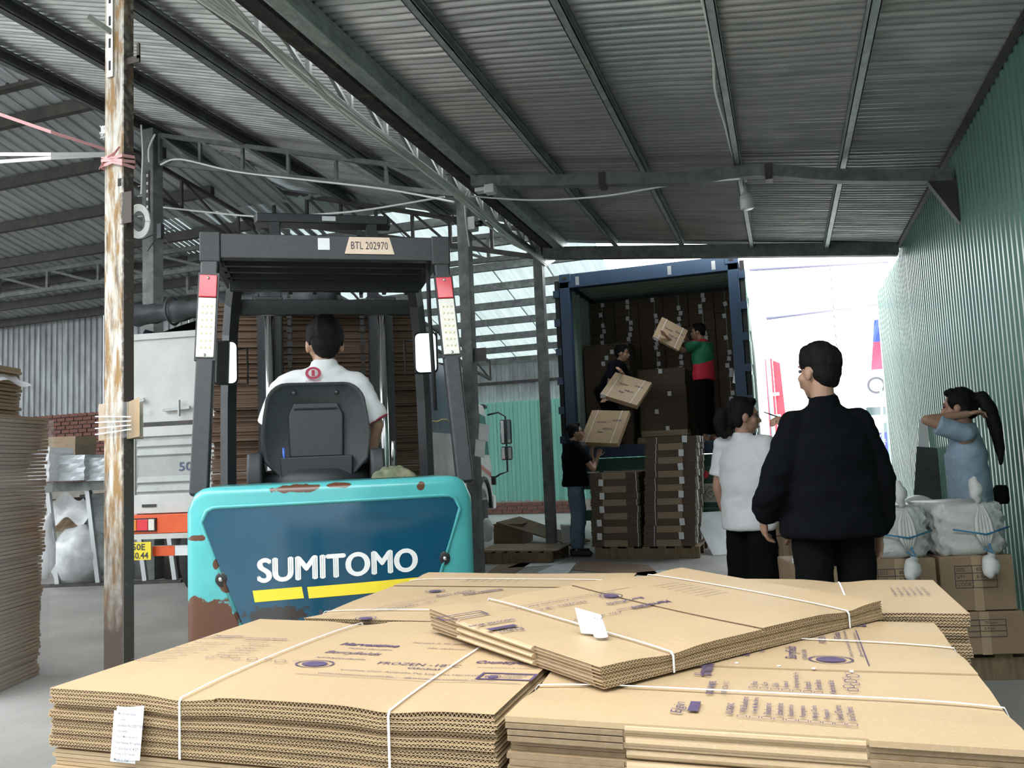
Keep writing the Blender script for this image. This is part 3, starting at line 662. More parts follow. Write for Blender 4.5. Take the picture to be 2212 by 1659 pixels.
def printing(BD, items, name='printing'):
    """items: (text, world x, world y, width, height, angle, bold)"""
    B, D, h = BD; mb = MB(); Mi = (Matrix.Translation(B.location) @ Matrix.Rotation(B.rotation_euler.z, 4, 'Z')).inverted()
    for it in items:
        s, x, y, w, hh, ang = it[:6]; bold = it[6] if len(it) > 6 else 0; sh = it[7] if len(it) > 7 else 0
        if s == '@oval':
            tb = MB()
            for ra, rb in ((1, .9), (.66, 0)):
                n = 24; tb.add([(w/2*q*math.cos(2*math.pi*i/n), hh/2*q*math.sin(2*math.pi*i/n), 0) for q in (ra, max(rb, .001)) for i in range(n)], [(i, (i+1) % n, n+(i+1) % n, n+i) for i in range(n)])
        elif s == '@box':
            tb = MB(); e = min(w, hh)*.13
            for a, b, c, f in ((-w/2,w/2,-hh/2,-hh/2+e),(-w/2,w/2,hh/2-e,hh/2),(-w/2,-w/2+e,-hh/2,hh/2),(w/2-e,w/2,-hh/2,hh/2)): tb.add([(a,c,0),(b,c,0),(b,f,0),(a,f,0)], [(0,1,2,3)])
        elif s == '@veg':
            tb = MB()
            for q in range(7):
                cx_, cy_, r_ = -w/2+w*(q+.5)/7, hh*.18*math.sin(q*2.1), hh*(.32+.12*math.sin(q*3)); n = 14
                tb.add([(cx_+r_*k_*math.cos(2*math.pi*i/n), cy_+r_*k_*.8*math.sin(2*math.pi*i/n), 0) for k_ in (1, .84) for i in range(n)], [(i, (i+1) % n, n+(i+1) % n, n+i) for i in range(n)])
        elif s == '@bar': tb = MB().add([(-w/2,-hh/2,0),(w/2,-hh/2,0),(w/2,hh/2,0),(-w/2,hh/2,0)], [(0,1,2,3)])
        else: tb = text_mb(s, w, hh, bold, sh, anchor='c')
        T = Mi @ Matrix.Translation((x, y, 0)) @ Matrix.Rotation(ang, 4, 'Z')
        def f(a, b, c):
            q = T @ Vector((a, b, 0)); z = D(q.x, q.y, h)[2]; return (q.x, q.y, z+.0032)
        mb.merge(tb.map(f))
    return obj(name, mb, M['print'], B, kind='stuff')

ZT = .90
L1 = fg_bundle('front left kraft bundle with white paper tag on its fluted edge', (-1.20, 1.075, ZT-.095), 0, .795, .575, .095, 8, straps=(('y', .27), ('y', .635)), split=('x', .335), seed=3, sag=.007)
R1 = fg_bundle('front right kraft bundle with smooth folded front edges and fruit checklist print', (-.39, 1.075, ZT-.095), 0, .635, .69, .095, 6, fold=(.165, .455), straps=(('x', .16), ('x', .50)), split=('y', .305), seed=5, jit=.005)
L2 = fg_bundle('rear left kraft bundle behind the front left one, logos printed sideways', (-1.10, 1.672, ZT-.095), 0, .66, .70, .095, 7, straps=(('x', .10), ('x', .58)), split=('y', .455), seed=8)
R3 = fg_bundle('rear right kraft bundle lying past the tilted one, faint print on top', (-.36, 1.80, ZT-.083), 0, .67, .42, .095, 8, straps=(('y', .46),), seed=9)
_B = (-.281, 1.208)
def T_lift(x, y, z): return .012*(y/.54)**2*(z/.034)+.006*(y/.54)
T = fg_bundle('thin kraft bundle lying askew on top with a curled paper tag', (_B[0], _B[1], ZT+.004), math.radians(52.3), .72, .54, .033, 3, foldx=(.17, .42), straps=(('y', .14), ('y', .60)), seed=12, sag=.006, split=('x', .36), lift=T_lift)
# lower layers of the pallet load, mostly hidden
k = 0
for nm, x0, y0, w, d in (('front left', -1.2, 1.08, .79, .57), ('front right', -.39, 1.08, .63, .69), ('rear left', -1.1, 1.675, .66, .69), ('rear right', -.36, 1.81, .66, .42)):
    for lev, z0, z1 in (('second layer', .72, .80), ('third layer', .43, .715), ('bottom layer', .14, .425)):
        b = thing('cardboard_bundle', f'{lev} kraft bundle under the {nm} one of the nearest pallet', 'cardboard', (x0, y0, z0), 0); mb = MB(); n = 12 if lev[0] == 's' else 20; rd = random.Random(k); k += 1
        for i in range(n):
            a, c = rd.uniform(-.005,.005), rd.uniform(-.005,.005); t = (z1-z0)/n; mb.box(a, w+a, c, d+c, i*t, i*t+t*.86)
        obj('cartons', mb, M['kraft'], b)
def pallet(label, x0, y0, w, d, z=0, rot=0):
    p = thing('wooden_pallet', label, 'pallet', (x0, y0, z), rot)
    for i in range(7): a = (w-.09)*i/6; obj('deck_board', MB().box(a, a+.09, 0, d, .115, .135), M['pallet_wood'], p)
    for j in range(3): c = (d-.09)*j/2; obj('stringer', MB().box(0, w, c, c+.09, .0, .115), M['pallet_wood'], p)
    return p
pallet('wooden pallet under the nearest cardboard bundles', -1.2, 1.08, 1.5, 1.28)

PI2 = math.pi/2
def W_(px, py): p = PZ(px, py, ZT); return (p.x, p.y)
it = []
def pr(s, px, py, w, h, ang=0, bold=0, sh=0): x, y = W_(px, py); it.append((s, x, y, w, h, ang, bold, sh))
# front left bundle: readable from here
pr('Harvestime', 800, 1396, .125, .022, 0, .03, .3); pr('FRESH FROZEN', 800, 1405, .09, .007)
pr('Berryfields', 762, 1414, .115, .024, 0, .01, .3); pr('AUSTRALIAN GROWN', 735, 1425, .10, .007, 0, .01)
pr('@oval', 680, 1437, .075, .05); pr('2XJ', 676, 1440, .03, .016)
pr('FROZEN -18\u00b0C', 905, 1437, .155, .017); pr('Global', 915, 1446, .06, .01, 0, .01)
pr('Country Corn Australia Pty Ltd T/as Harvestime', 890, 1456, .27, .009); pr('www.sweetcorn.com.au     @www.harvestime.com.au', 870, 1465, .32, .008)
pr('@bar', 870, 1470, .40, .0014)
pr('"You pick it, we deliver"', 955, 1393, .13, .011, 0, 0, .3); pr('Hit delivery', 965, 1404, .08, .010, 0, 0, .3)
pr('CountryCorn', 1100, 1436, .12, .024, 0, .03, .3); pr('Growing business & excellence', 1095, 1447, .105, .006)
pr('@box', 1095, 1466, .095, .04); pr('Australian\nCertified\nOrganic', 1115, 1466, .045, .026); pr('@oval', 1065, 1466, .026, .026)
pr('ALL ORGANIC', 465, 1380, .09, .008, 0, .01); pr('DISCOVER MORE', 575, 1383, .10, .008, 0, .02); pr('KEEP FROZEN -18\u00b0C', 565, 1388, .09, .005)
pr('Harvestime', 495, 1377, .075, .012, 0, .02, .3)
for i in range(7): pr(('Wild Blueberries','A Berry Mix','Blueberries','Strawberries','Raspberries','Pomegranate','Pineapple')[i], 455-i*22, 1392+i*6, .08, .0065)
for i in range(6): pr(('Peas','Corn','Kale','Spinach','Spring Harvest Stir Fry','Broccoli')[i], 560-i*14, 1396+i*5, .05+.02*(i == 4), .0065)
pr('@veg', 545, 1428, .22, .028)
printing(L1, it)
# front right bundle: lettering runs away from us
it = []
fruits = ['Wild Blueberries','A Berry Mix (Mixed Berries)','Blueberries','Strawberries','Raspberries','Pomegranate','Mango Chunks','Pineapple','Sweet Cherries','Sour Cherries']
veg = ['Peas','Corn','Kale','Spinach','Spring Harvest Stir Fry','Broccoli','Green Beans']
def col(s, px, py, w, h, bold=0, off=0, sh=0): x, y = W_(px, py); it.append((s, x, y+off, w, h, PI2, bold, sh))
pr('Elgin', 1468, 1532, .05, .020, PI2, 0, .2); pr('@bar', 1500, 1529, .045, .014, PI2); 
col('DISCOV R MORE', 1536, 1487, .066, .011, .03); col('KEEP FR ZEN -18\u00b0C', 1566, 1487, .066, .008)
col('ALL ORGANIC', 1577, 1534, .05, .010, .02)
for i, s in enumerate(fruits):
    px = 1603+i*26.5; py = 1551+i*2.2; L = min(.075, .0046*len(s)); col('@box', px, py, .008, .013); col(s, px+1, py-3, L, .0095, .01, off=.010+L/2)
for i, s in enumerate(veg):
    px = 1627+i*23.5; py = 1487+i*1.9; L = min(.085, .0046*len(s)); col('@box', px, py, .008, .012); col(s, px+1, py-2, L, .0095, .01, off=.009+L/2)
col('\u00d7 Send to the full list', 1797, 1487, .068, .009, .02); col('@veg', 1838, 1475, .10, .03)
col('Harvestime', 1522, 1448, .075, .026, .03, 0, .3); col('Harvestime', 1605, 1408, .075, .026, .03, 0, .3); col('KEEP FROZEN', 1647, 1405, .05, .008)
col('Berryfields', 1712, 1412, .085, .024, .01, 0, .3); col('AUSTRALIAN GROWN', 1738, 1417, .07, .008); col('@oval', 1795, 1428, .05, .07)
col('FROZEN -18\u00b0C', 1775, 1380, .09, .013); col('Global', 1808, 1376, .05, .012, .01); col('Country Corn Australia Pty Ltd T/as Harvestime', 1832, 1393, .20, .008); col('@www.harvestime.com.au', 1853, 1395, .18, .007)
col('@bar', 1862, 1400, .26, .002); col('@box', 1845, 1350, .05, .04)
printing(R1, it)
for k, (px, py) in enumerate(((1515,1431),(1592,1435),(1683,1441),(1758,1447),(1840,1453))):
    q = PZ(px, py, ZT); obj('adhesive_spot', MB().ell((q.x+.39, q.y-1.075, .097), (.0035,.0022,.0015), 8, 5), M['strap'], R1[0], True)
# rear left bundle
it = []
pr('Harvestime', 1042, 1281, .12, .026, .9, .03, .3); pr('Berryfields', 985, 1284, .12, .022, .95, .01, .3); pr('@oval', 940, 1279, .055, .05); pr('FROZEN -18\u00b0C', 895, 1310, .14, .013, 1.0)
pr('Country Corn Australia Pty Ltd T/as Harvestime', 860, 1306, .32, .009, 1.05); pr('www.sweetcorn.com.au', 830, 1318, .16, .008, 1.05); pr('@bar', 850, 1312, .36, .0015, 1.05); pr('@oval', 790, 1338, .05, .045)
for i in range(8): pr('Strawberries  Raspberries'[:14+i], 1010+i*18, 1255, .06, .008, PI2)
printing(L2, it)
# tilted bundle on top
it = []; TA = math.radians(52.3)
def prT(s, px, py, w, h, bold=0, sh=0, da=0): p = PZ(px, py, ZT+.045); it.append((s, p.x, p.y, w, h, TA+math.pi+da, bold, sh))
TB = math.radians(-37.7)
prT('Harvestime', 1408, 1306, .10, .022, .03, .3); prT('Berryfields', 1350, 1300, .10, .022, .01, .3); prT('@oval', 1320, 1292, .05, .05); prT('KEEP FROZEN', 1362, 1312, .07, .008)
prT('FROZEN -18\u00b0C', 1215, 1312, .12, .014); prT('Country Corn Australia Pty Ltd', 1225, 1302, .26, .009); prT('@bar', 1230, 1298, .34, .0015)
prT('Elgin', 1105, 1362, .05, .022, 0, .2); prT('@bar', 1085, 1358, .06, .016); prT('DISCOVER MORE', 1062, 1350, .10, .012, .03); prT('@box', 1000, 1338, .10, .035); prT('Hit delivery', 1290, 1330, .12, .012, 0, .3)
for i in range(8): prT('Spring Harvest Stir Fry'[:12+i], 1440+i*15, 1268+i*2.5, .075, .006)
printing(T, it)
it = []
for i in range(6): pr('Blueberries Kale'[:10+i], 1930+i*14, 1290, .10, .006, PI2)
printing(R3, it)

# paper tags
def tag_text(parent, lines, x0, z0, dx, dz, h, T):
    mb = MB()
    for i, s in enumerate(lines): mb.merge(text_mb(s, None, h, .005, anchor='l').map(lambda a, b, c: T(x0+dx*i+a, z0-dz*i+b)))
    return obj('tag_text', mb, M['print'], parent)
pt = thing('paper_tag', 'white paper tag with address lines on the front left bundle', 'tag', (-1.0, 1.066, ZT-.02))
obj('paper', MB().grid(lambda u, v: (-.045+.055*u-.01*(1-v), -.004-.006*math.sin(u*3)*v, -.083+.085*v+.004*u), 8, 8), M['paper'], pt, True)
obj('back_sheet', MB().grid(lambda u, v: (-.054+.05*u-.008*(1-v), -.001, -.086+.08*v), 2, 2), M['paper'], pt)
tag_text(pt, ['Manufacturer: Quyet','Company','Address: No 2307 Tinh','Giao ward,','Ho Chi Minh city, Viet N','Item Name: A1 carton','Product Size: 61.4*27*','Packing: 10 PCS/ Bundle','     Made in: Viet'], -.038, -.007, -.0012, .0088, .0042, lambda a, b: (a*.92, -.0115, b))
p = PZ(1345, 1362, ZT+.045)
pt = thing('paper_tag', 'curled white paper tag tucked under the strap of the tilted bundle', 'tag', (p.x-.02, p.y-.03, ZT+.041), math.radians(-12))
def curl(u, v):
    x = .07*min(u, .62)-.018*v; y = .004*v
    if u > .62: a = (u-.62)/.38*4.2; x += .012*math.sin(a); y -= .012*(1-math.cos(a))
    return (-.05+x, y+.012*v, .002+.040*v*(1-.35*u))
obj('paper', MB().grid(curl, 26, 8), M['paper'], pt, True)
tag_text(pt, ['Made in VN','Packing 10 PCS'], -.035, .03, 0, .012, .004, lambda a, b: (a*.6, -.006, b))
p = PZ(2195, 1590, ZT-.02)
tag(obj('paper_tag', MB().grid(lambda u, v: (.26+.05*u, 1.12+.09*v, ZT-.07+.06*math.sin(u*2.6)+.012*v), 10, 6), M['paper'], None, True), 'white paper tag curling out at the right end of the front right bundle', 'tag')

# ------------------------------------------------------------------ simple strapped bundles for the stacks further away
def slab_mesh(name, w, d, h, n, m, seed, j=.006, mid=None):
    rd = random.Random(seed); mb = MB(); t = h/n
    for i in range(n):
        a, c = rd.uniform(-j, j), rd.uniform(-j, j); mb.box(-w/2+a, w/2+a, -d/2+c, d/2+c, i*t, i*t+t*.9)
    return mb.mesh(name, m)
# load on the forks
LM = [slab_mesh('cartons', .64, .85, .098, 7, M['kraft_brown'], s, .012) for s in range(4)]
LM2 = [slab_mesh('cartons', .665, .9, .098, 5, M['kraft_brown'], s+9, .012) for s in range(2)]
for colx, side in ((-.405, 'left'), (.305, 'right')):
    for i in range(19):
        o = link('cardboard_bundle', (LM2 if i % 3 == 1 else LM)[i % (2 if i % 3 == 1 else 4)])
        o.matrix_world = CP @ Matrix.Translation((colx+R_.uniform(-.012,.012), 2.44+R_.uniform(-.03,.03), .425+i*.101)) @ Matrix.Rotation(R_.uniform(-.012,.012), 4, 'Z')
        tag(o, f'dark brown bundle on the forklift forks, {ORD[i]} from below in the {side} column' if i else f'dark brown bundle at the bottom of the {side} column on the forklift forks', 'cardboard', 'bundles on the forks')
# tall film-wrapped stack at the left edge
cart = {}
for nm, w, d in (('big', .80, .62), ('small', .52, .5)): cart[nm] = MB().box(-w/2, w/2, -d/2, d/2, 0, .019).mesh('carton', M['kraft_grey'])
cart_l = MB().box(-.09,.09,-.012,.0,0,.0205).mesh('folded_edge', M['kraft'])
LS = PZ(40, 1500, 0); LSR = .18
base = Matrix.Translation((-4.93, 3.655, 0)) @ Matrix.Rotation(.30, 4, 'Z')
z = .005; k = 0
while k < 9:
    big = k < 7; n = 10 if big else 7; h = n*.0233+.002
    b = thing('cardboard_bundle', f'{ORD[k]} bundle from the floor in the film-wrapped stack at the left edge' if k else 'lowest bundle in the film-wrapped stack at the left edge', 'cardboard', (0,0,0), 0, 'bundles of the left stack')
    b.matrix_world = base @ Matrix.Translation(((.0 if big else -.02)+.008*k, 0, z)) @ Matrix.Rotation(R_.uniform(-.02,.02), 4, 'Z')
    for i in range(n):
        c = link('carton', cart['big' if big else 'small'], b); c.location = (R_.uniform(-.01,.01), R_.uniform(-.008,.008), i*.0233); c.rotation_euler.z = R_.uniform(-.012,.012)
        if big and k % 2 == 0 and i < n: f = link('folded_edge', cart_l, c); f.location = (.15, -.31, 0)
    if big and k % 2 == 0: obj('strap', MB().box(.15,.158,-.336,-.33,.01,h-.015), M['strap'], b)
    z += h; k += 1
fw = MB().loft([[tuple(base @ Vector((x*s+dx, y*s, zz))) for x, y in ((.43,-.35),(.435,.0),(.43,.35),(-.43,.35),(-.43,-.35))] for zz, s, dx in ((.01,1,0),(.5,1.02,.0),(.9,.99,.02),(1.3,1.02,.02),(1.63,1.0,.03))], caps=False)
tag(obj('stretch_film', fw, M['film'], None, True), 'clear stretch film wound around the cardboard stack at the left edge', 'film')
M['film_white'] = mat('crinkled plastic bag', (.82,.83,.84), .22, c2=(.70,.72,.74), scale=25, alpha=.75, bump=.4, bscale=40)
p = base @ Vector((.05,-.15,2.0))
tag(obj('plastic_sheet', MB().grid(lambda u, v: tuple(base @ Vector((-.30+.66*u+.05*v*u, -.3+.5*v, 2.03+.10*(1-u)-.16*u*u+.025*math.sin(u*14+v*5)*math.sin(v*9)-.02*abs(math.sin(u*30))))), 26, 14), M['film_white'], None, True), 'crumpled clear plastic sheet on top of the cardboard stack at the left edge', 'plastic sheet')

# ================================================================== shipping container on its trailer
M['cont_blue'] = mat('container blue paint', (.018,.045,.09), .5, c2=(.013,.035,.07), scale=4, c3=(.09,.06,.05), s3=14, lo3=.66, hi3=.72)
M['cont_in'] = mat('pale green container lining', (.42,.52,.44), .55, c2=(.36,.46,.39), scale=3, stretch=(1,1,.3))
M['cont_floor'] = mat('container plywood floor', (.16,.12,.09), .8)
M['door_green'] = mat('mint door paint', (.50,.66,.56), .5, c2=(.44,.60,.51), scale=3)
M['chassis_green'] = mat('dark green chassis paint', (.012,.075,.045), .45, c2=(.010,.055,.035), scale=8)
M['galv_bar'] = mat('galvanised lock bar', (.42,.43,.43), .4, .7)
CT = thing('shipping_container', 'blue shipping container with open doors and pale green lining', 'container', (-1.655, 10.90, 1.20))
w = 1.219; H = 2.59; Lc = 6.0
for s in (-1, 1):
    obj('corner_post', MB().box(s*w-(.14 if s > 0 else 0), s*w+(.14 if s < 0 else 0), 0, .16, .0, H), M['cont_blue'], CT, bevel=.008)
    mb = MB(); n = 20
    for i in range(n*4+1):
        k = i % 4; b = i//4; y = .16+(Lc-.3)*(b+(0,.3,.5,.8)[k])/n if i < n*4 else Lc-.14; q = .036 if k in (1, 2) else 0
        mb.v += [(s*(w-.055+q), y, .16), (s*(w-.055+q), y, H-.12)]
    mb.f += [(2*i, 2*i+2, 2*i+3, 2*i+1) for i in range(n*4)]
    obj('side_wall', mb, M['cont_in'], CT)
    obj('outer_side', MB().box(s*w-.012*(s > 0), s*w+.012*(s < 0), .16, Lc, .14, H-.1), M['cont_blue'], CT)
    obj('top_rail', MB().box(s*w-(.06 if s > 0 else 0), s*w+(.06 if s < 0 else 0), .1, Lc, H-.12, H-.04), M['cont_blue'], CT)
    for z0 in (0, H-.118): obj('corner_casting', MB().box(s*w-(.17 if s > 0 else -.006), s*w+(.17 if s < 0 else .006), -.012, .17, z0, z0+.122), M['cont_blue'], CT, bevel=.01)
    for z0 in (.06, H-.058): obj('casting_hole', MB().ell((s*(w-.085), -.013, z0), (.036,.004,.026)), M['gutter'], CT)
    # door folded back along the side
    X = s*(w+.045); d = obj('door', MB().box(X-.02, X+.02, .05, 1.20, .12, H-.08), M['door_green'], CT)
    mb = MB()
    for k in range(5): z = .25+k*.45; mb.prism([(.08,z),(1.16,z),(1.12,z+.30),(.12,z+.30)], 0, .025, lambda a, b, c, X=X: (X+.02+c, a, b))
    obj('door_rib', mb, M['door_green'], d, kind='stuff') if s > 0 else None
    for k in range(6): obj('hinge', MB().box(X-.05, X+.035, -.008, .05, .22+k*.41, .32+k*.41), M['cont_blue'], d)
    obj('gasket', MB().box(X-.03, X+.03, .02, .05, .12, H-.08), M['rubber'], d)
    for q in (.35, .8): obj('lock_bar', MB().cyl((X+s*.05, q, .1), (X+s*.05, q, H-.06), .018, None, 10), M['galv_bar'], d, True)
obj('header', MB().box(-w, w, 0, .14, H-.20, H), M['cont_blue'], CT, bevel=.008)
obj('sill', MB().box(-w, w, 0, .16, 0, .165), M['cont_blue'], CT, bevel=.008)
obj('floor_boards', MB().box(-w+.02, w-.02, .16, Lc, .10, .165), M['cont_floor'], CT)
mb = MB(); n = 26
for i in range(n*4+1):
    k = i % 4; b = i//4; y = .14+(Lc-.2)*(b+(0,.3,.5,.8)[k])/n if i < n*4 else Lc-.06; q = .022 if k in (1, 2) else 0
    mb.v += [(-w+.03, y, H-.05+q), (w-.03, y, H-.05+q)]
mb.f += [(2*i, 2*i+2, 2*i+3, 2*i+1) for i in range(n*4)]
obj('roof_lining', mb, M['cont_in'], CT); obj('roof_skin', MB().box(-w+.02, w-.02, .1, Lc, H-.022, H-.014), M['cont_blue'], CT); obj('front_wall', MB().box(-w, w, Lc-.06, Lc, .1, H-.02), M['cont_in'], CT)
obj('lashing_slot', MB().box(-w+.06, -w+.066, .40, .46, 2.02, 2.12), M['gutter'], CT)
for x, m_ in ((-.98, 'paper'), (.30, 'paper'), (.88, 'paper')): obj('header_mark', MB().box(x, x+.05, -.004, .001, H-.17, H-.05), M['galv_bar'], CT)

TR = thing('container_trailer', 'dark green trailer chassis under the blue container with plate and lamp', 'trailer', (-1.655, 10.90, 0))
obj('chassis_rail', MB().box(-.6, -.45, .05, 6, .86, 1.17), M['chassis_green'], TR); obj('chassis_rail', MB().box(.45, .6, .05, 6, .86, 1.17), M['chassis_green'], TR)
obj('rear_bolster', MB().box(-1.22, 1.22, .02, .22, 1.02, 1.19), M['chassis_green'], TR, bevel=.01)
obj('tail_panel', MB().box(-1.15, 1.15, -.02, .02, .78, 1.03), M['chassis_green'], TR, bevel=.006)
obj('rear_bumper', MB().box(-1.2, 1.2, -.06, .04, .36, .50), M['chassis_green'], TR, bevel=.01)
obj('bumper_stay', MB().box(.5, .6, 0, .1, .5, .86), M['chassis_green'], TR); obj('bumper_stay', MB().box(-.6, -.5, 0, .1, .5, .86), M['chassis_green'], TR)
obj('plate_panel', MB().box(.55, 1.18, -.03, .02, .5, .86), M['chassis_green'], TR)
obj('red_reflector', MB().box(.83, 1.1, -.064, -.058, .40, .45), M['lamp_red'], TR)
lp = obj('tail_lamp', MB().cyl((.62, -.04, .93), (.62, -.0, .93), .075, None, 20), M['chassis_green'], TR); obj('lamp_lens', MB().cyl((.62, -.052, .93), (.62, -.04, .93), .055, None, 20), M['lamp_red'], lp)
obj('door_handle', MB().box(.80, .83, -.05, -.03, .72, 1.05).ell((.815,-.05,.72), (.035,.015,.035)), M['galv_bar'], TR)
obj('lettering', text_mb('60R', .26, .085, .03, cx=-.47, cy=.945).map(lambda a, b, c: (a, -.024, b)), M['sign_white'], TR)
for x0, x1 in ((-1.0, -.92+.14), (-.72, -.56)): obj('reflective_strip', MB().box(x0, x1, -.026, -.021, 1.0, 1.018), M['sign_white'], TR)
pp = obj('number_plate', MB().box(.585, .97, -.045, -.035, .57, .81), mat('grey plate', (.52,.52,.44), .5, c2=(.45,.45,.38), scale=12), TR)
mb = MB()
for a, b in (((-.075,0),(0,.09)),((0,.09),(.075,0)),((.075,0),(0,-.09)),((0,-.09),(-.075,0))): mb.beam((.68+a[0],-.048,.69+a[1]),(.68+b[0],-.048,.69+b[1]),.004,.006)
obj('plate_emblem', mb, M['ink'], pp, kind='stuff')
obj('plate_lettering', text_mb('KCT', .05, .05, .02, cx=.68, cy=.69).merge(text_mb('To', .055, .035, .02, cx=.80, cy=.745)).merge(text_mb('19', .05, .035, .02, cx=.80, cy=.655)).map(lambda a, b, c: (a, -.0465, b)), M['ink'], pp, kind='stuff')
for x in (-.95, -.62, .62, .95):
    for y in (1.2, 2.5): obj('wheel', MB().tube([(x-.13,y,.5),(x-.1,y,.5),(x+.1,y,.5),(x+.13,y,.5)], [.44,.5,.5,.44], 24), M['rubber'], TR, True)

# bundles packed in the container
M['kraft_shaded'] = mat('brown board darkened for shade', (.12,.085,.058), .85, c2=(.092,.065,.045), scale=9, stretch=(.3,.3,6))  # kraft board with the dimness around container and pallet stack put into its colour
CB = [slab_mesh('cartons', .372, .55, .082, 4, M['kraft_shaded'], s+30, .0025) for s in range(4)]
TG = MB().grid(lambda u, v: (-.028+.056*u, -.004-.01*u*v, -.032+.066*v), 2, 2).mesh('paper_label', M['paper'])
SP = MB().box(-.003,.003,-.280,-.276,0,.083).mesh('strap', M['galv_bar'])
cb0 = -1.655-1.155; rowsz = 1.372
rl = random.Random(5)
COLN = ['leftmost', 'second', 'third', 'fourth', 'fifth', 'sixth']
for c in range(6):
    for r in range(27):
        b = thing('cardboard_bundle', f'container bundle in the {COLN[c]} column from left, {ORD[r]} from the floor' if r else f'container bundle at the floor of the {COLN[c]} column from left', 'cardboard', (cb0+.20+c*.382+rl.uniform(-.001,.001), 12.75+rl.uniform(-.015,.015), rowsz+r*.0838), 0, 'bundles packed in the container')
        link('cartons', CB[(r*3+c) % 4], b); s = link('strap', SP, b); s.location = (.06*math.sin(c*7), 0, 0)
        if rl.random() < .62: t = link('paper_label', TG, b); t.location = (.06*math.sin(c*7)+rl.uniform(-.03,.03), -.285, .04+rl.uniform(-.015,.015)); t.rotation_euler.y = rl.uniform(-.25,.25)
CB2 = [slab_mesh('cartons', .68, .5, .082, 4, M['kraft_shaded'], s+40, .003) for s in range(3)]
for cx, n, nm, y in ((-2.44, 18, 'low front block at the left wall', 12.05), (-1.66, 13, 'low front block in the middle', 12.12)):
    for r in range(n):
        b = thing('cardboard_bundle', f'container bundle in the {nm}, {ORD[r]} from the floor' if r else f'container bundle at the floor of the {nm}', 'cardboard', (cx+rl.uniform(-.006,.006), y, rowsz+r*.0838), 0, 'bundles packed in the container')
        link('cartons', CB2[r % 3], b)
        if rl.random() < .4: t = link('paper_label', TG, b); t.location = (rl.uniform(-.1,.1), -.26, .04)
for i, (dx, dz) in enumerate(((0,0),(.06,.085))):
    b = thing('cardboard_bundle', ('lower','upper')[i]+' loose bundle lying at the container sill behind the pallet stack', 'cardboard', (-1.62+dx, 11.32, rowsz+dz)); link('cartons', slab_mesh('cartons', .62, .4, .08, 5, M['kraft_grey'], 60+i, .01), b)
tag(obj('paper_sheet', MB().grid(lambda u, v: (-.64+.13*u+.05*v, 11.5, 2.15+.30*v-.05*u), 3, 3), M['paper']), 'large white paper sheet hanging beside the right container wall', 'paper')

# ------------------------------------------------------------------ pallet stack in front of the container
pallet('wooden pallet under the half-loaded bundle stack', -2.28, 9.72, 1.24, 1.05)
PA = slab_mesh('cartons', .60, .5, .079, 5, M['kraft_shaded'], 71, .004)
PB = slab_mesh('cartons', .60, .5, .079, 4, M['kraft_shaded'], 72, .006)
PF = MB()
for i in range(4): PF.box(-.145, .145, -.262, -.24, i*.0198, i*.0198+.0185)
PF = PF.mesh('folded_edge', M['kraft_grey'])
PT = MB().grid(lambda u, v: (-.03+.06*u, -.262-.006*u, .0+.08*v), 2, 2).mesh('paper_label', M['paper'])
PTS = MB().grid(lambda u, v: (.306, -.05+.07*u, .0+.075*v), 2, 2).mesh('paper_label', M['paper'])
PS = MB().box(-.003,.003,-.266,-.262,0,.08).mesh('strap', M['strap'])
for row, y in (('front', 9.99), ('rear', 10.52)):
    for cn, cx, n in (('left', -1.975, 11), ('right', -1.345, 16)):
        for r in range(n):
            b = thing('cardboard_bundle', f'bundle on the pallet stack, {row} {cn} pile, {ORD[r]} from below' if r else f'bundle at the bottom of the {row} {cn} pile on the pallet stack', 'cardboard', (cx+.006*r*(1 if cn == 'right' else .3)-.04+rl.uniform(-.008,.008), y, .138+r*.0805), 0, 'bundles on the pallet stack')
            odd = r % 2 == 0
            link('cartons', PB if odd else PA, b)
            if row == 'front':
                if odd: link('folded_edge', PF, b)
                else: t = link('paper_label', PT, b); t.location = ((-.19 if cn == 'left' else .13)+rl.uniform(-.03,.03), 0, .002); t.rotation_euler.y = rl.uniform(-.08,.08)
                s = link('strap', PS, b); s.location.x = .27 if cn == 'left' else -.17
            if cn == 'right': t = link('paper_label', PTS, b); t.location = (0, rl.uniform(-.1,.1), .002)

# ================================================================== white box truck parked on the left
M['truck_white'] = mat('off-white truck paint', (.60,.60,.57), .45, c2=(.52,.52,.49), scale=4, c3=(.40,.39,.36), s3=7, lo3=.66, hi3=.78)
M['truck_grey'] = mat('dusty grey panel', (.42,.43,.42), .55, c2=(.34,.35,.34), scale=5)
M['orange'] = mat('orange red bumper paint', (.80,.12,.03), .45, c2=(.72,.10,.03), scale=6)
M['tarp'] = mat('dark tarpaulin', (.055,.062,.068), .6, c2=(.035,.04,.045), scale=6, bump=.4, bscale=9)
M['tarp_blue'] = mat('slate blue tarpaulin', (.10,.125,.17), .45, c2=(.07,.09,.125), scale=3, bump=.4, bscale=7)
M['glass'] = mat('dark window glass', (.03,.05,.05), .05, spec=.8)
M['amber'] = mat('amber lens', (.75,.25,.03), .25, coat=.5)
_q = PD(749, 1190, 7.2); _l = PD(283, 1190, 7.48)
ax = Vector((_q.x-_l.x, _q.y-_l.y, 0)); ang = math.atan2(ax.y, ax.x)-.03; wd = ax.length
TK = thing('box_truck', 'white box truck with dark tarpaulin cover and orange rear bumper', 'truck', (_l.x, _l.y, 0), ang)   # local x 0..wd across the rear, y forward
def tz(px, py): return PD(px, py, 7.48).z
z_top, z_p1, z_p2, z_l1, z_l2, z_o1, z_o2 = tz(350,725), tz(350,930), tz(350,940), tz(350,1065), tz(350,1108), tz(350,1110), tz(350,1150)
obj('rear_panel', MB().box(.02, wd-.02, 0, .05, z_p1+.03, z_top), M['truck_white'], TK, bevel=.01)
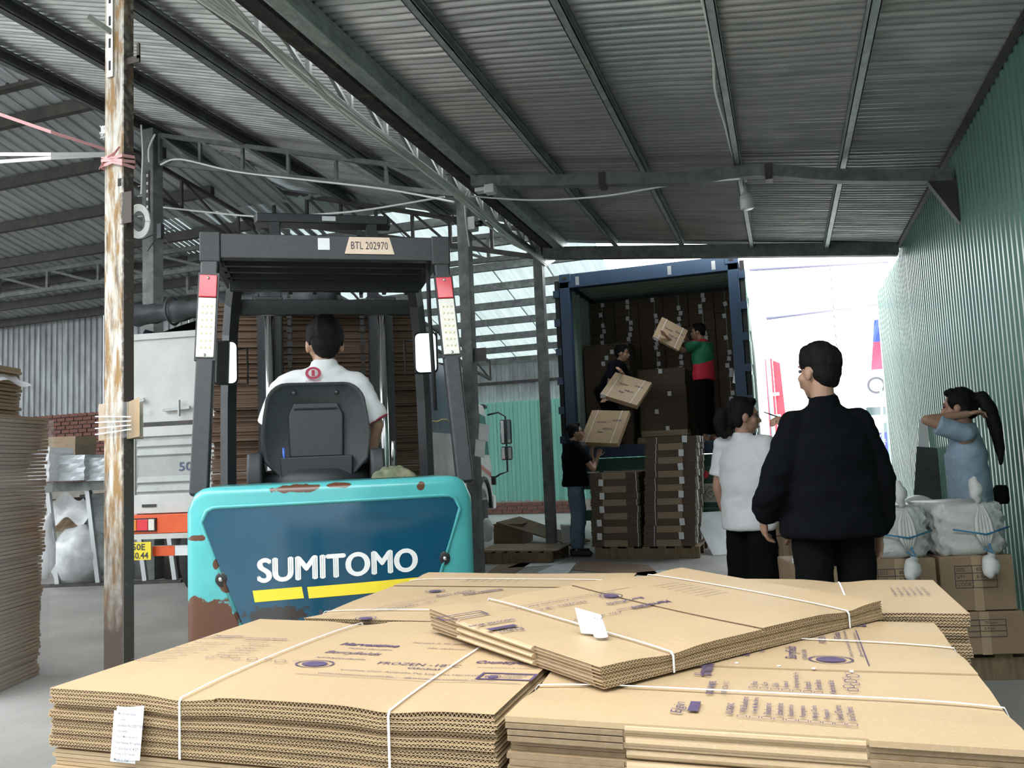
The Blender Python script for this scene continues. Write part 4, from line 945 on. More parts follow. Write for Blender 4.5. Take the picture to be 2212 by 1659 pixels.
obj('panel_top_rail', MB().box(0, wd, -.02, .04, z_top-.01, z_top+.05), M['truck_white'], TK, bevel=.006)
obj('panel_groove', MB().box(.03, wd-.03, -.004, .0, z_p1+.045, z_p1+.085), M['steel_dark'], TK)
obj('panel_rail', MB().box(0, wd, -.025, .05, z_p1-.05, z_p1+.04), M['truck_white'], TK, bevel=.006)
for k in range(6):
    za = z_l1+(z_p2-.03-z_l1)*k/6; zb = za+(z_p2-.03-z_l1)/6*.86
    if k in (2, 3): continue
    obj('louvre', MB().prism([(0,za),(-.02,za+.02),(0,zb)], .07, wd-.07, lambda a, b, c: (c, a, b)), M['truck_grey'], TK)
obj('tail_gate', MB().box(.02, wd-.02, .0, .05, z_l1-.02, z_p2), M['truck_grey'], TK)
obj('gate_lettering', text_mb('50E-950.44', .62, .085, .015, cx=.80, cy=(z_l1+z_p2)/2-.03).map(lambda a, b, c: (a, -.004, b)), mat('blue grey lettering', (.07,.10,.16), .5), TK)
for x in (0, wd-.05): obj('gate_edge', MB().box(x, x+.05, -.02, .05, z_l1-.03, z_p1), M['truck_white'], TK)
obj('gate_sill', MB().box(0, wd, -.02, .06, z_l2, z_l1-.01), M['truck_white'], TK, bevel=.006)
for x in (.2, .75, wd-.75, wd-.2): obj('hinge', MB().box(x-.07, x+.07, -.03, -.018, z_l2+.06, z_l2+.085), M['steel_dark'], TK)
obj('orange_bumper', MB().box(-.02, wd+.02, -.06, .02, z_o2, z_o1), M['orange'], TK, bevel=.006)
obj('bumper_lip', MB().box(-.02, wd+.02, -.065, .02, z_o2-.05, z_o2-.003), M['truck_white'], TK)
tl = obj('tail_lamp', MB().box(.04, .30, -.075, -.05, z_o2+.02, z_o1-.03), M['plastic'], TK)
for a, b, m_ in ((.05,.11,'amber'),(.115,.225,'lamp_red'),(.23,.29,'lamp_white')): obj('lens', MB().box(a, b, -.085, -.07, z_o2+.03, z_o1-.04), M[m_], tl, bevel=.004)
zp = tz(300,1190)
np_ = obj('number_plate', MB().box(-.02, .24, -.06, -.05, zp-.075, zp+.085), M['yellow'], TK)
obj('plate_digits', text_mb('50E', .13, .06, .02, cx=.12, cy=zp+.042).merge(text_mb('950.44', .21, .06, .02, cx=.11, cy=zp-.035)).map(lambda a, b, c: (a, -.062, b)), M['ink'], np_, kind='stuff')
obj('guard_bar', MB().box(.02, wd, .0, .06, zp-.05, zp+.04), M['paper'], TK)
for k in range(4): obj('guard_stripe', MB().box(.22+k*.45, .44+k*.45, -.004, .0, zp-.05, zp+.04), M['orange'], TK)
obj('door_latch', MB().beam((.02,-.03,tz(300,868)),(.16,-.03,tz(300,862)),.02,.03).beam((.02,-.03,tz(300,890)),(.10,-.03,tz(300,890)),.02,.02), M['galv_bar'], TK)
obj('lock_bolt', MB().beam((.35,-.03,tz(370,885)),(.62,-.03,tz(370,882)),.03,.025).cyl((.52,-.045,tz(370,900)),(.52,-.045,tz(370,865)),.012), M['galv_bar'], TK)
LB = 5.4
obj('cargo_bed', MB().box(.02, wd-.02, .06, LB, .85, z_l1), M['truck_white'], TK)
obj('side_panel', MB().box(wd-.04, wd, .05, LB, z_l1-.02, 1.62), M['truck_grey'], TK); obj('side_panel', MB().box(0, .04, .05, LB, z_l1-.02, 1.62), M['truck_grey'], TK)
for s, x in ((-1, .01), (1, wd-.01)):
    mb = MB().grid(lambda u, v: (x+s*(.012*math.sin(u*23)+.02*math.sin(v*3+u*9)*.5)-s*.10*(max(0, v-.75)/.25)**2, .06+(LB-.06)*u, 1.55+(2.62-1.55)*v), 50, 12); obj('side_tarpaulin', mb, M['tarp_blue'], TK, True)
obj('roof_tarpaulin', MB().grid(lambda u, v: (.10+(wd-.2)*u, .3+(LB-.3)*v, 2.62+.16*math.sin(math.pi*u)+.02*math.sin(v*25)), 14, 30), M['tarp'], TK, True)
obj('rope_line', MB().tube([(wd+.03, .1+5.2*i/20, 1.78+.03*math.sin(i*1.5)) for i in range(21)], .008, 5), mat('yellow rope', (.6,.45,.15), .7), TK)
obj('bed_front_wall', MB().box(.02, wd-.02, LB-.05, LB, .9, 2.6), M['tarp'], TK)
rt = MB(); N_ = 30; rings = []
for i in range(N_+1):
    u = i/N_; zc = tz(283,680)+.02+.05*u; rr = .085+.015*math.sin(u*30)+.02*u+.012*math.sin(u*57); rings.append([(.0+wd*u, -.03+rr*1.1*math.cos(a), zc+rr*math.sin(a)+.01*math.sin(a*3+u*20)) for a in [2*math.pi*k/14 for k in range(14)]])
obj('rolled_tarpaulin', rt.loft(rings), M['tarp'], TK, True)
for u in (.22, .66): obj('tie_strap', MB().tube([(wd*u, -.03+.13*math.cos(a), tz(283,680)+.04+.13*math.sin(a)) for a in [2*math.pi*k/16 for k in range(17)]], .012, 6), M['tarp'], TK, True)
for y in (.95, LB-.5): 
    for x in (.25, wd-.25): obj('wheel', MB().tube([(x-.13,y,.42),(x-.1,y,.42),(x+.1,y,.42),(x+.13,y,.42)], [.36,.42,.42,.36], 24), M['rubber'], TK, True)
obj('chassis_rail', MB().box(.5,.6,.1,6.4,.55,.85).box(wd-.6,wd-.5,.1,6.4,.55,.85), M['steel_dark'], TK)
# cab
cab = MB(); prof = [(5.55,.55),(7.15,.50),(7.22,.62),(7.22,1.15),(7.10,1.30),(6.85,2.05),(6.70,2.18),(5.55,2.22)]
obj('cab', cab.prism(prof, .05, wd-.05, lambda a, b, c: (c, a, b)), M['truck_white'], TK, bevel=.06, fixn=True)
obj('door_window', MB().prism([(5.95,1.38),(6.95,1.32),(6.72,1.98),(5.95,2.02)], wd-.05, wd-.042, lambda a, b, c: (c, a, b)), M['glass'], TK, fixn=True)
obj('windscreen', MB().add([(.15,7.125,1.34),(wd-.15,7.125,1.34),(wd-.2,6.875,2.05),(.2,6.875,2.05)], [(0,1,2,3)]), M['glass'], TK)
obj('door_stripe', MB().prism([(5.7,1.28),(7.1,1.0),(7.1,.93),(5.7,1.2)], wd-.05, wd-.044, lambda a, b, c: (c, a, b)), M['lamp_red'], TK, fixn=True)
obj('wheel_arch', MB().tube([(wd-.03, 6.35+.52*math.cos(t), .42+.52*math.sin(t)) for t in [math.pi*k/14 for k in range(15)]], .035, 6), M['plastic'], TK, True)
for x in (.25, wd-.18): obj('wheel', MB().tube([(x-.13,6.35,.42),(x-.1,6.35,.42),(x+.1,6.35,.42),(x+.13,6.35,.42)], [.36,.42,.42,.36], 24), M['rubber'], TK, True)
obj('front_bumper', MB().box(.02, wd-.02, 7.1, 7.32, .38, .62), M['truck_white'], TK, bevel=.03)
obj('sun_visor', MB().box(.15, wd-.05, 6.75, 7.0, 2.12, 2.2), M['plastic'], TK, bevel=.03)
mx = wd+.24
MA = obj('mirror_arm', MB().tube([(wd-.06,7.02,2.02),(wd+.12,7.1,2.06),(mx,7.12,1.98),(mx,7.12,1.02),(wd+.1,7.16,.98),(wd-.04,7.16,.9)], .016, 8), M['plastic'], TK, True)
obj('mirror_head', MB().box(mx-.1, mx+.1, 7.08, 7.18, 1.50, 1.93), M['plastic'], MA, bevel=.03); obj('mirror_head', MB().box(mx-.1, mx+.1, 7.08, 7.18, 1.22, 1.46), M['plastic'], MA, bevel=.03)
obj('mirror_glass', MB().box(mx-.085, mx+.085, 7.074, 7.08, 1.24, 1.44), M['mirror'], MA); obj('mirror_glass', MB().box(mx-.085, mx+.085, 7.074, 7.08, 1.52, 1.91), M['mirror'], MA)
obj('cab_bracket', MB().box(wd-.08, wd+.02, 7.1, 7.2, .8, .95), M['plastic'], MA)

# ================================================================== people
M['skin'] = mat('skin', (.42,.24,.16), .5, c2=(.38,.21,.14), scale=12, bump=.06, bscale=120)
M['hair'] = mat('black hair', (.005,.0045,.0045), .6, spec=.12, c2=(.011,.010,.0095), scale=40, stretch=(1,1,.15), bump=.5, bscale=160)
M['cloth_white'] = mat('white cotton', (.66,.66,.66), .8, bump=.25, bscale=14)
M['cloth_black'] = mat('black knit', (.004,.0045,.006), .95, spec=.1, bump=.3, bscale=12)
M['cloth_navy'] = mat('dark navy cotton', (.006,.007,.012), .9, spec=.15, bump=.25, bscale=14)
M['cloth_trouser'] = mat('black trousers', (.004,.004,.0045), .95, spec=.1, bump=.2, bscale=10)
M['jeans'] = mat('faded blue denim', (.13,.19,.27), .85, c2=(.09,.135,.20), scale=9, bump=.3, bscale=20)
M['cloth_blue'] = mat('pale blue chambray', (.30,.40,.48), .8, c2=(.25,.34,.42), scale=30, bump=.3, bscale=14)
M['cloth_green'] = mat('green jersey', (.01,.16,.075), .75, bump=.25, bscale=14)
M['cloth_red'] = mat('red jersey', (.50,.012,.035), .75, bump=.25, bscale=14)
M['shoe'] = mat('dark shoe', (.015,.014,.014), .5)
M['lips'] = mat('lips', (.35,.12,.10), .5)
M['maroon'] = mat('maroon print', (.30,.015,.05), .6)

def remesh(mb, voxel, smooth=4):
    me = mb.mesh('tmp'); o = bpy.data.objects.new('tmp', me)
    COL.objects.link(o)
    r = o.modifiers.new('r', 'REMESH'); r.mode = 'VOXEL'; r.voxel_size = voxel; r.use_smooth_shade = True
    if smooth: s = o.modifiers.new('s', 'SMOOTH'); s.iterations = smooth; s.factor = .5
    dg = bpy.context.evaluated_depsgraph_get(); out = bpy.data.meshes.new_from_object(o.evaluated_get(dg))
    bpy.data.objects.remove(o); bpy.data.meshes.remove(me)
    out.polygons.foreach_set('use_smooth', [True]*len(out.polygons)); out.materials.clear(); return out
from mathutils import noise as _nz
def bm_obj(name, mb, voxel, m, parent, smooth=4, wr=0, fq=(7,7,11)):
    me = remesh(mb, voxel, smooth); me.name = name
    if wr:
        off = _nz.noise(Vector((len(me.vertices)*.37, 1.3, .7)))*9; ns = [v.normal.copy() for v in me.vertices]
        for v, n in zip(me.vertices, ns):
            c = v.co; q = _nz.noise(Vector((c.x*fq[0]+c.z*5+off, c.y*fq[1]-c.z*4, c.z*fq[2])))+.5*_nz.noise(Vector((c.x*fq[0]*2.6-c.z*9+off, c.y*fq[1]*2.6, c.z*fq[2]*2.2))); v.co = c+n*(wr*q)
        me.update()
    me.name = name; me.materials.append(m); return link(name, me, parent)

def hand(mb, W_, d, pn, th=1, curl=.5, s=1.0):
    """palm, four unequal bent fingers and a thumb from the side of the palm; d along the fingers, pn where the palm faces"""
    d = Vector(d).normalized(); pn = Vector(pn); pn = (pn-d*pn.dot(d)).normalized(); sd = d.cross(pn)*th; W_ = Vector(W_)
    R = Matrix((sd, d, pn)).transposed()
    mb.ell(W_+d*.045*s, (.040*s,.052*s,.016*s), 12, 8, R); mb.ell(W_+d*.02*s+sd*.02*s+pn*.006, (.018*s,.03*s,.014*s), 10, 6, R)
    for i, L in enumerate((.066,.076,.071,.056)):
        b = W_+d*(.082-.004*abs(i-1.4))*s+sd*(.029-.0195*i)*s; a1 = curl*.8; a2 = curl*1.9
        d1 = d*math.cos(a1)+pn*math.sin(a1)+sd*(.06*(1.5-i)); d2 = d*math.cos(a2)+pn*math.sin(a2)
        m = b+d1*L*.52*s; mb.cap(b, m, .0092*s, .0085*s, 8); mb.cap(m, m+d2*L*.5*s, .0085*s, .0072*s, 8)
    b = W_+d*.025*s+sd*.034*s; dd = (d*.7+sd*.65+pn*.35*max(curl, .3)).normalized(); m = b+dd*.038*s; mb.cap(b, m, .012*s, .010*s, 8); mb.cap(m, m+(dd*.8+d*.4+pn*curl*.5).normalized()*.03*s, .0098*s, .008*s, 8)

def head(body, hair, c, R, s=1.0, style='short', back=None):
    P = lambda x, y, z: c+R @ Vector((x*s, y*s, z*s)); E = lambda mb, p, r: mb.ell(P(*p), tuple(q*s for q in r), 18, 12, R)
    E(body, (0,-.012,.02), (.073,.090,.098)); E(body, (0,.024,-.035), (.057,.064,.083)); E(body, (0,.046,-.092), (.030,.032,.024)); E(body, (0,.072,.03), (.05,.018,.012))
    body.cap(P(0,.083,.012), P(0,.104,-.026), .0085*s, .0135*s, 8); E(body, (0,.083,-.064), (.024,.014,.013)); E(body, (0,.072,-.05), (.045,.02,.03))
    for q in (-1, 1): E(body, (q*.076,-.006,-.012), (.011,.022,.033)); E(body, (q*.04,.055,-.028), (.024,.024,.024))
    E(hair, (0,-.026,.045), (.0815,.092,.088)); E(hair, (0,-.055,-.005), (.066,.052,.072)); E(hair, (0,.03,.10), (.055,.045,.03))
    if style == 'short':
        for q in (-1, 1): E(hair, (q*.07,-.012,.035), (.014,.045,.055))
    if style == 'crop': E(hair, (0,-.012,.052), (.084,.097,.088)); E(hair, (0,-.045,.0), (.074,.062,.08)); E(hair, (0,-.055,-.035), (.06,.045,.05))
    if style == 'long':
        for q in (-1, 1): E(hair, (q*.064,-.012,.035), (.021,.06,.062)); E(hair, (q*.058,-.05,-.03), (.022,.035,.055))
        E(hair, (0,-.065,-.03), (.06,.05,.06))
    return P
def person(name, label, loc, rot, J, top, bottom, sleeve='short', hairstyle='short', voxel=.007, s=1.0, fat=1.0, tail=None, head_yaw=0, head_pitch=0, curl=(.5,.5), palm=None, fingers=None, shoes=True, hem=None, collar=True, top2=None, loose=1.0, legw=1.0, parent_mw=None, no_shadow=False, hsize=1.0):
    """local frame: x to the person's right, y forward, z up.  J overrides the default standing joints"""
    D = dict(pel=(0,0,.93), che=(0,0,1.26), nek=(0,-.005,1.43), hed=(0,.02,1.575), shL=(-.175,0,1.385), shR=(.175,0,1.385), elL=(-.225,-.03,1.11), elR=(.225,-.03,1.11),
             wrL=(-.235,.06,.87), wrR=(.235,.06,.87), hiL=(-.085,0,.91), hiR=(.085,0,.91), knL=(-.10,.02,.49), knR=(.10,.02,.49), anL=(-.105,-.02,.09), anR=(.105,-.02,.09))
    D = {k: (Vector(J[k]) if k in J else Vector(v)*s) for k, v in D.items()}
    O = thing(name, label, 'person', loc, rot)
    if parent_mw is not None: O.matrix_world = parent_mw
    body = MB(); hair = MB(); cl = MB(); tr = MB(); g = fat
    # body, one continuous surface
    def spine(mb, prof, n=22):
        rg = []; a, b, c = D['pel'], D['che'], D['nek']
        sx = (D['shR']-D['shL']).normalized()
        for t, rx, ry in prof:
            p = a+(b-a)*(t/.6) if t < .6 else b+(c-b)*((t-.6)/.4)
            ux = Vector((1,0,0)) if t < .3 else sx; ux = Vector((ux.x, ux.y, ux.z*.6)).normalized(); uy = Vector((-ux.y, ux.x, 0)).normalized()
            rg.append([p+ux*(rx*s*g*math.cos(2*math.pi*k/n))+uy*(ry*s*g*math.sin(2*math.pi*k/n)) for k in range(n)])
        mb.loft(rg)
    spine(body, [(-.12,.09,.08),(0,.14,.10),(.25,.125,.09),(.6,.145,.098),(.85,.12,.07),(1.0,.05,.05)])
    body.cap(D['nek']-Vector((0,0,.05)), D['hed']+Vector((0,-.02,-.03)), .052*s, .05*s)
    for L in 'LR':
        sh, el, wr, hi, kn, an = (D[q+L] for q in ('sh','el','wr','hi','kn','an'))
        body.cap(sh, el, .044*s*g, .034*s, 14); body.cap(el, wr, .035*s, .0245*s, 14); body.ell(el, .034*s)
        body.cap(D['che']+(sh-D['che'])*.5, sh, .06*s, .05*s)
        body.cap(hi, kn, .070*s*g, .047*s, 14); body.cap(kn, an, .047*s, .032*s, 14)
        fd = Vector((.25 if L == 'R' else -.25, 1, 0)).normalized(); heel = an+Vector((0,0,-.055*s)); body.cap(heel-fd*.04, heel+fd*.13, .034*s, .024*s, 10); body.cap(an, heel, .034*s, .032*s)
        i = 0 if L == 'L' else 1
        fdv = fingers[i] if fingers else (wr-el); pv = palm[i] if palm else ((1,0,0) if L == 'L' else (-1,0,0))
        dd = Vector(fdv).normalized(); pn = Vector(pv); pn = (pn-dd*pn.dot(dd)).normalized(); sd = dd.cross(pn)
        th = 1 if (sd.y if abs(sd.y) > .3 else sd.z) > 0 else -1
        hand(body, wr, fdv, pv, th, curl[i], s*.97)
    R = Matrix.Rotation(math.radians(head_yaw), 3, 'Z') @ Matrix.Rotation(math.radians(head_pitch), 3, 'X')
    P = head(body, hair, D['hed'], R, s*hsize, hairstyle)
    bo = bm_obj('body', body, voxel, M['skin'], O, 3)
    if tail:
        for a, b, r0, r1 in zip(tail[:-1], tail[1:], [.026,.038,.042,.038,.028,.02][:len(tail)-1], [.038,.042,.038,.028,.012,.006][:len(tail)-1]): hair.cap(P(*a), P(*b), r0, r1)
    bm_obj('hair', hair, .007, M['hair'], O, 2, .005, (30,30,14))
    if tail: obj('hair_tie', MB().tube([P(*tail[0])+Vector((.028*math.cos(t),0,.028*math.sin(t))) for t in [2*math.pi*k/10 for k in range(11)]], .007, 6), M['hair'], O, True)
    ey = MB(); br = MB()
    for q in (-1, 1): ey.ell(P(q*.030,.079,.008), .008*s, 8, 6); br.cap(P(q*.018,.085,.027), P(q*.044,.074,.028), .0035*s, .0025*s, 6)
    obj('eyes', ey, M['ink'], bo, True, kind='stuff'); obj('eyebrows', br, M['hair'], bo, True, kind='stuff'); obj('lips', MB().ell(P(0,.094,-.064), (.021*s,.007*s,.0075*s), 10, 6, R), M['lips'], bo, True)
    # top
    h0 = -.10 if hem is None else hem; lo = loose
    spine(cl, [(h0,.168*lo,.122*lo),(h0+.06,.17*lo,.125*lo),(.25,.155*lo,.115*lo),(.6,.172*lo**.5,.125*lo**.5),(.82,.165,.10),(.93,.115,.082),(1.0,.066,.062)], 26)
    for L in 'LR':
        sh, el, wr = (D[q+L] for q in ('sh','el','wr')); inn = D['che']+(sh-D['che'])*.45+Vector((0,0,.05))
        cl.cap(inn, sh, .075*s*g, .064*s*g)
        if sleeve == 'short': e = sh+(el-sh)*.72; cl.tube([sh, e], [.062*s*g, .064*s*g*lo**.5], 16)
        elif sleeve == 'half': e = sh+(el-sh)*.95; cl.tube([sh, e], [.070*s*g, .068*s*g], 16)
        else:
            w2 = el+(wr-el)*.98; q = lo**.5; cl.tube([sh, sh+(el-sh)*.5, sh+(el-sh)*.85, el+(wr-el)*.12, el+(wr-el)*.5, el+(wr-el)*.82, w2], [.064*s*g, .062*s*g*q, .058*s*q, .057*s*q, .056*s*q, .052*s*q, .038*s], 16); cl.ell(el, .056*s*q)
    if collar: cl.tube([D['nek']+Vector((0,-.004,-.03)), D['nek']+Vector((0,.0,.028))], [.072*s, .066*s], 18)
    to = bm_obj('top', cl, .010, top, O, 3, .011)
    if top2:
        me = to.data; me.materials.append(top2[0])
        for p in me.polygons:
            if top2[1](p.center): p.material_index = 1
    # trousers
    spine(tr, [(-.13,.10,.09),(-.05,.155,.115),(.06,.15,.11),(.16,.138,.10)])
    for L in 'LR':
        hi, kn, an = (D[q+L] for q in ('hi','kn','an')); w3 = kn+(an-kn)*.97
        tr.cap(hi, kn, .088*s*g, .066*s*legw, 16); tr.tube([kn, w3], [.066*s*legw, .056*s*legw], 16)
    bm_obj('trousers', tr, .011, bottom, O, 3, .009)
    if shoes:
        for L in 'LR':
            an = D['an'+L]; fd = Vector((.25 if L == 'R' else -.25, 1, 0)).normalized(); a = Vector((an.x, an.y, an.z-.09*s+.035))
            bm_obj('shoe', MB().cap(a-fd*.05, a+fd*.15, .044, .036).ell(a+fd*.03+Vector((0,0,.03)), .045).box(a.x-.03, a.x+.03, a.y-.06, a.y+.12, a.z-.035, a.z-.02), .009, M['shoe'], O, 2)
    return O, D, P

# the man in the black sweater, seen from behind
O, D, P = person('person', 'tall person in baggy black sweater and black trousers seen from behind', (.165, 3.83, 0), math.radians(20),
    dict(elL=(-.262,-.02,1.06), wrL=(-.265,.10,.935), elR=(.235,.0,1.09), wrR=(.215,.03,.845), shL=(-.135,0,1.345), shR=(.15,0,1.345), che=(0,0,1.22), nek=(0,-.005,1.43)), M['cloth_black'], M['cloth_trouser'], 'long', 'crop', .006, 1.0, 1.0, head_yaw=26, loose=1.30, hem=-.16, collar=True, curl=(.55,.6), fingers=((.1,.5,-1),(0,.2,-1)), legw=1.15, hsize=.98)
# the woman in the white shirt
person('person', 'person with ponytail in white short-sleeved shirt and black trousers, seen from behind', (-.24, 5.05, 0), math.radians(-38), {}, M['cloth_white'], M['cloth_trouser'], 'short', 'long', .007, .915, 1.0, head_yaw=-38, head_pitch=-6,
    tail=[(0,-.10,.02),(.0,-.14,.01),(.0,-.155,-.05),(.0,-.14,-.10),(.0,-.12,-.13)], loose=1.18, hem=-.16, legw=1.5)
# hidden behind the black sweater: only the pointing hand shows
hp = PD(1702, 912, 4.35); b4 = PD(1782, 900, 4.45); bx4 = Vector((b4.x, b4.y, 0)); r4 = math.radians(75); I4 = (Matrix.Translation(bx4) @ Matrix.Rotation(r4, 4, 'Z')).inverted()
wl4 = I4 @ hp; tip = I4 @ PD(1650, 890, 4.3)
person('person', 'person mostly hidden behind the black sweater, only a pointing hand with a pen shows', tuple(bx4), r4, dict(shL=(-.16,.02,1.26), shR=(.16,.02,1.26), elL=tuple((Vector((-.16,.02,1.26))+wl4)*.5+Vector((0,0,-.04))), wrL=tuple(wl4), hed=(0,.02,1.43), nek=(0,0,1.31), che=(0,0,1.15), pel=(0,0,.86)), M['cloth_navy'], M['cloth_trouser'], 'short', 'short', .007, .9, curl=(.95,.4), fingers=(tuple(tip-wl4),(0,.1,-1)), palm=((0,0,-1),(-1,0,0)))
tag(obj('pen', MB().cyl(PD(1684,902,4.33), PD(1650,890,4.30), .004, .003), M['plastic'], None, True), 'dark pen held in the pointing hand beside the black sweater', 'pen')
# the woman in pale blue with her arm raised
O, D, P = person('person', 'person with long ponytail in pale blue shirt raising an arm to the hair', (1.04, 5.62, 0), math.radians(82), dict(elL=(-.20,.20,1.37), wrL=(-.10,-.02,1.395), elR=(.19,.14,1.36), wrR=(.07,-.07,1.40), shL=(-.15,0,1.275), shR=(.15,0,1.275)), M['cloth_blue'], M['cloth_trouser'], 'short', 'long', .007, .918, .98, head_yaw=-14, head_pitch=-4,
    tail=[(0,-.10,.05),(0,-.15,.045),(.0,-.18,-.04),(.0,-.195,-.16),(0,-.20,-.30),(0,-.19,-.40)], loose=1.12, hem=-.2, curl=(.7,.7), fingers=((.3,-.8,.15),(-.3,-.8,.1)), palm=((0,0,-1),(0,0,-1)))
tag(obj('waist_pouch', MB().rings([(1.205,5.60,.85,.03,.045),(1.205,5.60,.87,.04,.055),(1.205,5.60,.94,.04,.055),(1.205,5.60,.96,.03,.045)], 16), M['cloth_black'], None, True), 'small black pouch at the hip of the pale blue shirt', 'pouch')
# worker in jeans on the ground by the pallet stack
B2c = PD(1307, 925, 10.42); B1c = PD(1352, 843, 11.15)
def held(label, c, u, v, w, h, th):
    u = Vector(u).normalized(); v = Vector(v); v = (v-u*v.dot(u)).normalized(); nrm = u.cross(v); b = thing('cardboard_bundle', label, 'cardboard')
    b.matrix_world = Matrix.Translation(c) @ Matrix((u, v, nrm)).transposed().to_4x4(); mb = MB(); n = 8
    for i in range(n): q = R_.uniform(-.005,.005); mb.box(-w/2+q, w/2+q, -h/2, h/2, -th/2+th*i/n, -th/2+th*(i+.88)/n)
    obj('cartons', mb, M['kraft'], b)
    for x in (-.16*w/.5, .16*w/.5): obj('strap', MB().box(x-.003, x+.003, -h/2-.004, h/2+.004, th/2+.002, th/2+.004), M['strap'], b)
    for k, (s, x, y, tw) in enumerate((('Berryfields', -.1*w, .12*h, .12), ('FROZEN -18C', .12*w, -.08*h, .13), ('Harvestime', .28*w, .2*h, .12), ('Global', -.05*w, -.18*h, .08))): obj('printing', text_mb(s, tw, .028, .02, cx=x, cy=y).map(lambda a, bb, cc: (a, bb, th/2+.003)), M['print'], b)
    obj('paper_label', MB().box(-w/2+.02, -w/2+.09, -h/2-.008, -h/2-.004, -.02, .06), M['paper'], b); return b
held('lower carried bundle, tilted, held up by the person in jeans', B2c, RT-FW*.6, RT*.42+UP*.85+FW*.7, .53, .55, .075)
held('upper carried bundle, tilted, held by the person inside the container', B1c, RT*.95-UP*.3-FW*.5, RT*.63+UP*.77+FW*.74, .55, .49, .075)
def local(loc, rot, p): return tuple((Matrix.Translation(loc) @ Matrix.Rotation(rot, 4, 'Z')).inverted() @ Vector(p))
l5 = (-2.56, 10.02, 0); r5 = math.radians(-72)
O, D, P = person('person', 'person in black T-shirt, blue jeans and glasses lifting a bundle to the container', l5, r5, dict(wrR=local(l5, r5, PD(1292,985,10.35)), wrL=local(l5, r5, PD(1278,970,10.5)), elR=(.20,.22,1.07), elL=(-.18,.24,1.10), hed=(0,.04,1.54)), M['cloth_black'], M['jeans'], 'short', 'short', .008, .985, 1.24, head_yaw=5, head_pitch=6, curl=(.3,.3), palm=((0,0,1),(0,0,1)), loose=1.1, legw=1.45)
gl = MB()
for q in (-1, 1): gl.tube([P(q*.032+.022*math.cos(t), .094, .006+.018*math.sin(t)) for t in [2*math.pi*k/12 for k in range(13)]], .003, 5); gl.tube([P(q*.055,.092,.012), P(q*.078,.0,.005)], .003, 5)
obj('glasses', gl, M['plastic'], O, True, kind='stuff')
# worker inside the container bending over with a bundle
l6 = (-2.42, 11.50, 1.365); r6 = math.radians(-105)
person('person', 'person in dark shirt bending inside the container with a bundle in both hands', l6, r6, dict(pel=(0,-.02,.80), che=(0,.17,1.06), nek=(0,.24,1.19), hed=(0,.30,1.31), shL=(-.17,.21,1.13), shR=(.17,.21,1.13), elR=(.22,.18,.86), elL=(-.22,.26,.90), wrR=local(l6, r6, PD(1305,862,11.1)), wrL=local(l6, r6, PD(1340,800,11.25)), hiL=(-.09,-.04,.78), hiR=(.09,-.04,.78), knL=(-.13,.10,.43), knR=(.13,.10,.43)), M['cloth_navy'], M['cloth_trouser'], 'short', 'short', .008, .97, 1.05, head_yaw=18, head_pitch=-8, curl=(.4,.4), palm=((1,0,0),(0,0,1)), collar=True)
# worker in the red and green shirt
l7 = (-1.03, 11.62, 1.365); r7 = math.radians(62)
c7 = PD(1447, 722, 11.15)
person('person', 'barefoot person in red and green shirt lifting a carton inside the container', l7, r7, dict(wrL=local(l7, r7, PD(1440,727,11.05)), wrR=local(l7, r7, PD(1463,712,11.5)), elL=(-.26,.14,1.28), elR=(.22,.24,1.33), hed=(0,.05,1.55)), M['cloth_red'], M['cloth_trouser'], 'short', 'short', .008, .98, 1.05, head_yaw=20, curl=(.3,.3), top2=(M['cloth_green'], lambda c: c.z > 1.12+.25*c.x and c.z < 1.40 and c.y < .12), shoes=False, legw=1.3, loose=1.1)
held('single carton raised at head height by the person in red and green', c7, RT*.85-UP*.45, UP*.85+RT*.4+FW*.35, .40, .34, .05)
# person out in the street
p9 = PZ(1899, 1016, 0)
person('person', 'small person in white shirt and blue trousers standing out in the bright street', (p9.x, p9.y, 0), math.radians(80), dict(elL=(-.2,.2,1.1), wrL=(-.1,.4,1.05), hed=(0,.06,1.55)), M['cloth_white'], M['jeans'], 'short', 'short', .02, 1.0, head_pitch=-20)
# the forklift driver
DV = CP @ Matrix.Translation((-.03, .66, 0))
O, D, P = person('person', 'forklift driver in white polo shirt seen from behind in the seat', (0,0,0), 0, dict(pel=(0,.03,1.30), che=(0,.06,1.58), nek=(0,.07,1.76), hed=(.01,.10,1.88), shL=(-.185,.05,1.655), shR=(.155,.05,1.655), elL=(-.27,.10,1.45), wrL=(-.2,.36,1.42), elR=(.262,.03,1.455), wrR=(.232,.14,1.275), hiL=(-.10,.04,1.28), hiR=(.10,.04,1.28), knL=(-.18,.48,1.26), knR=(.18,.48,1.26), anL=(-.16,.62,.66), anR=(.16,.62,.66)), M['cloth_white'], M['cloth_trouser'], 'half', 'short', .007, 1.0, 1.08, parent_mw=DV, fingers=((.3,.6,-.2),(-.05,.12,-1)), curl=(.9,.5), loose=1.10, hsize=1.13, head_yaw=6)
for L in (-1, 1): pass
def on_back(tb, x, z): return tb.map(lambda a, b, c: (a+x, -.100+.36*max(0, b+z-1.57)+.95*(a+x)**2, b+z))
obj('sleeve_band', MB().tube([Vector((.262,.03,1.455))+(Vector((.155,.05,1.655))-Vector((.262,.03,1.455)))*.08+Vector((.0,.068*math.cos(t),.0))+Vector((.060*math.sin(t),0,.030*math.sin(t))) for t in [2*math.pi*k/18 for k in range(19)]], .006, 6), M['maroon'], O, True)
mb = MB()
for ra, rb, sx in ((.032,.020,1.2),):
    n = 22; mb.add([(sx*q*math.cos(2*math.pi*i/n), q*math.sin(2*math.pi*i/n), 0) for q in (ra, rb) for i in range(n)], [(i, (i+1) % n, n+(i+1) % n, n+i) for i in range(n)])
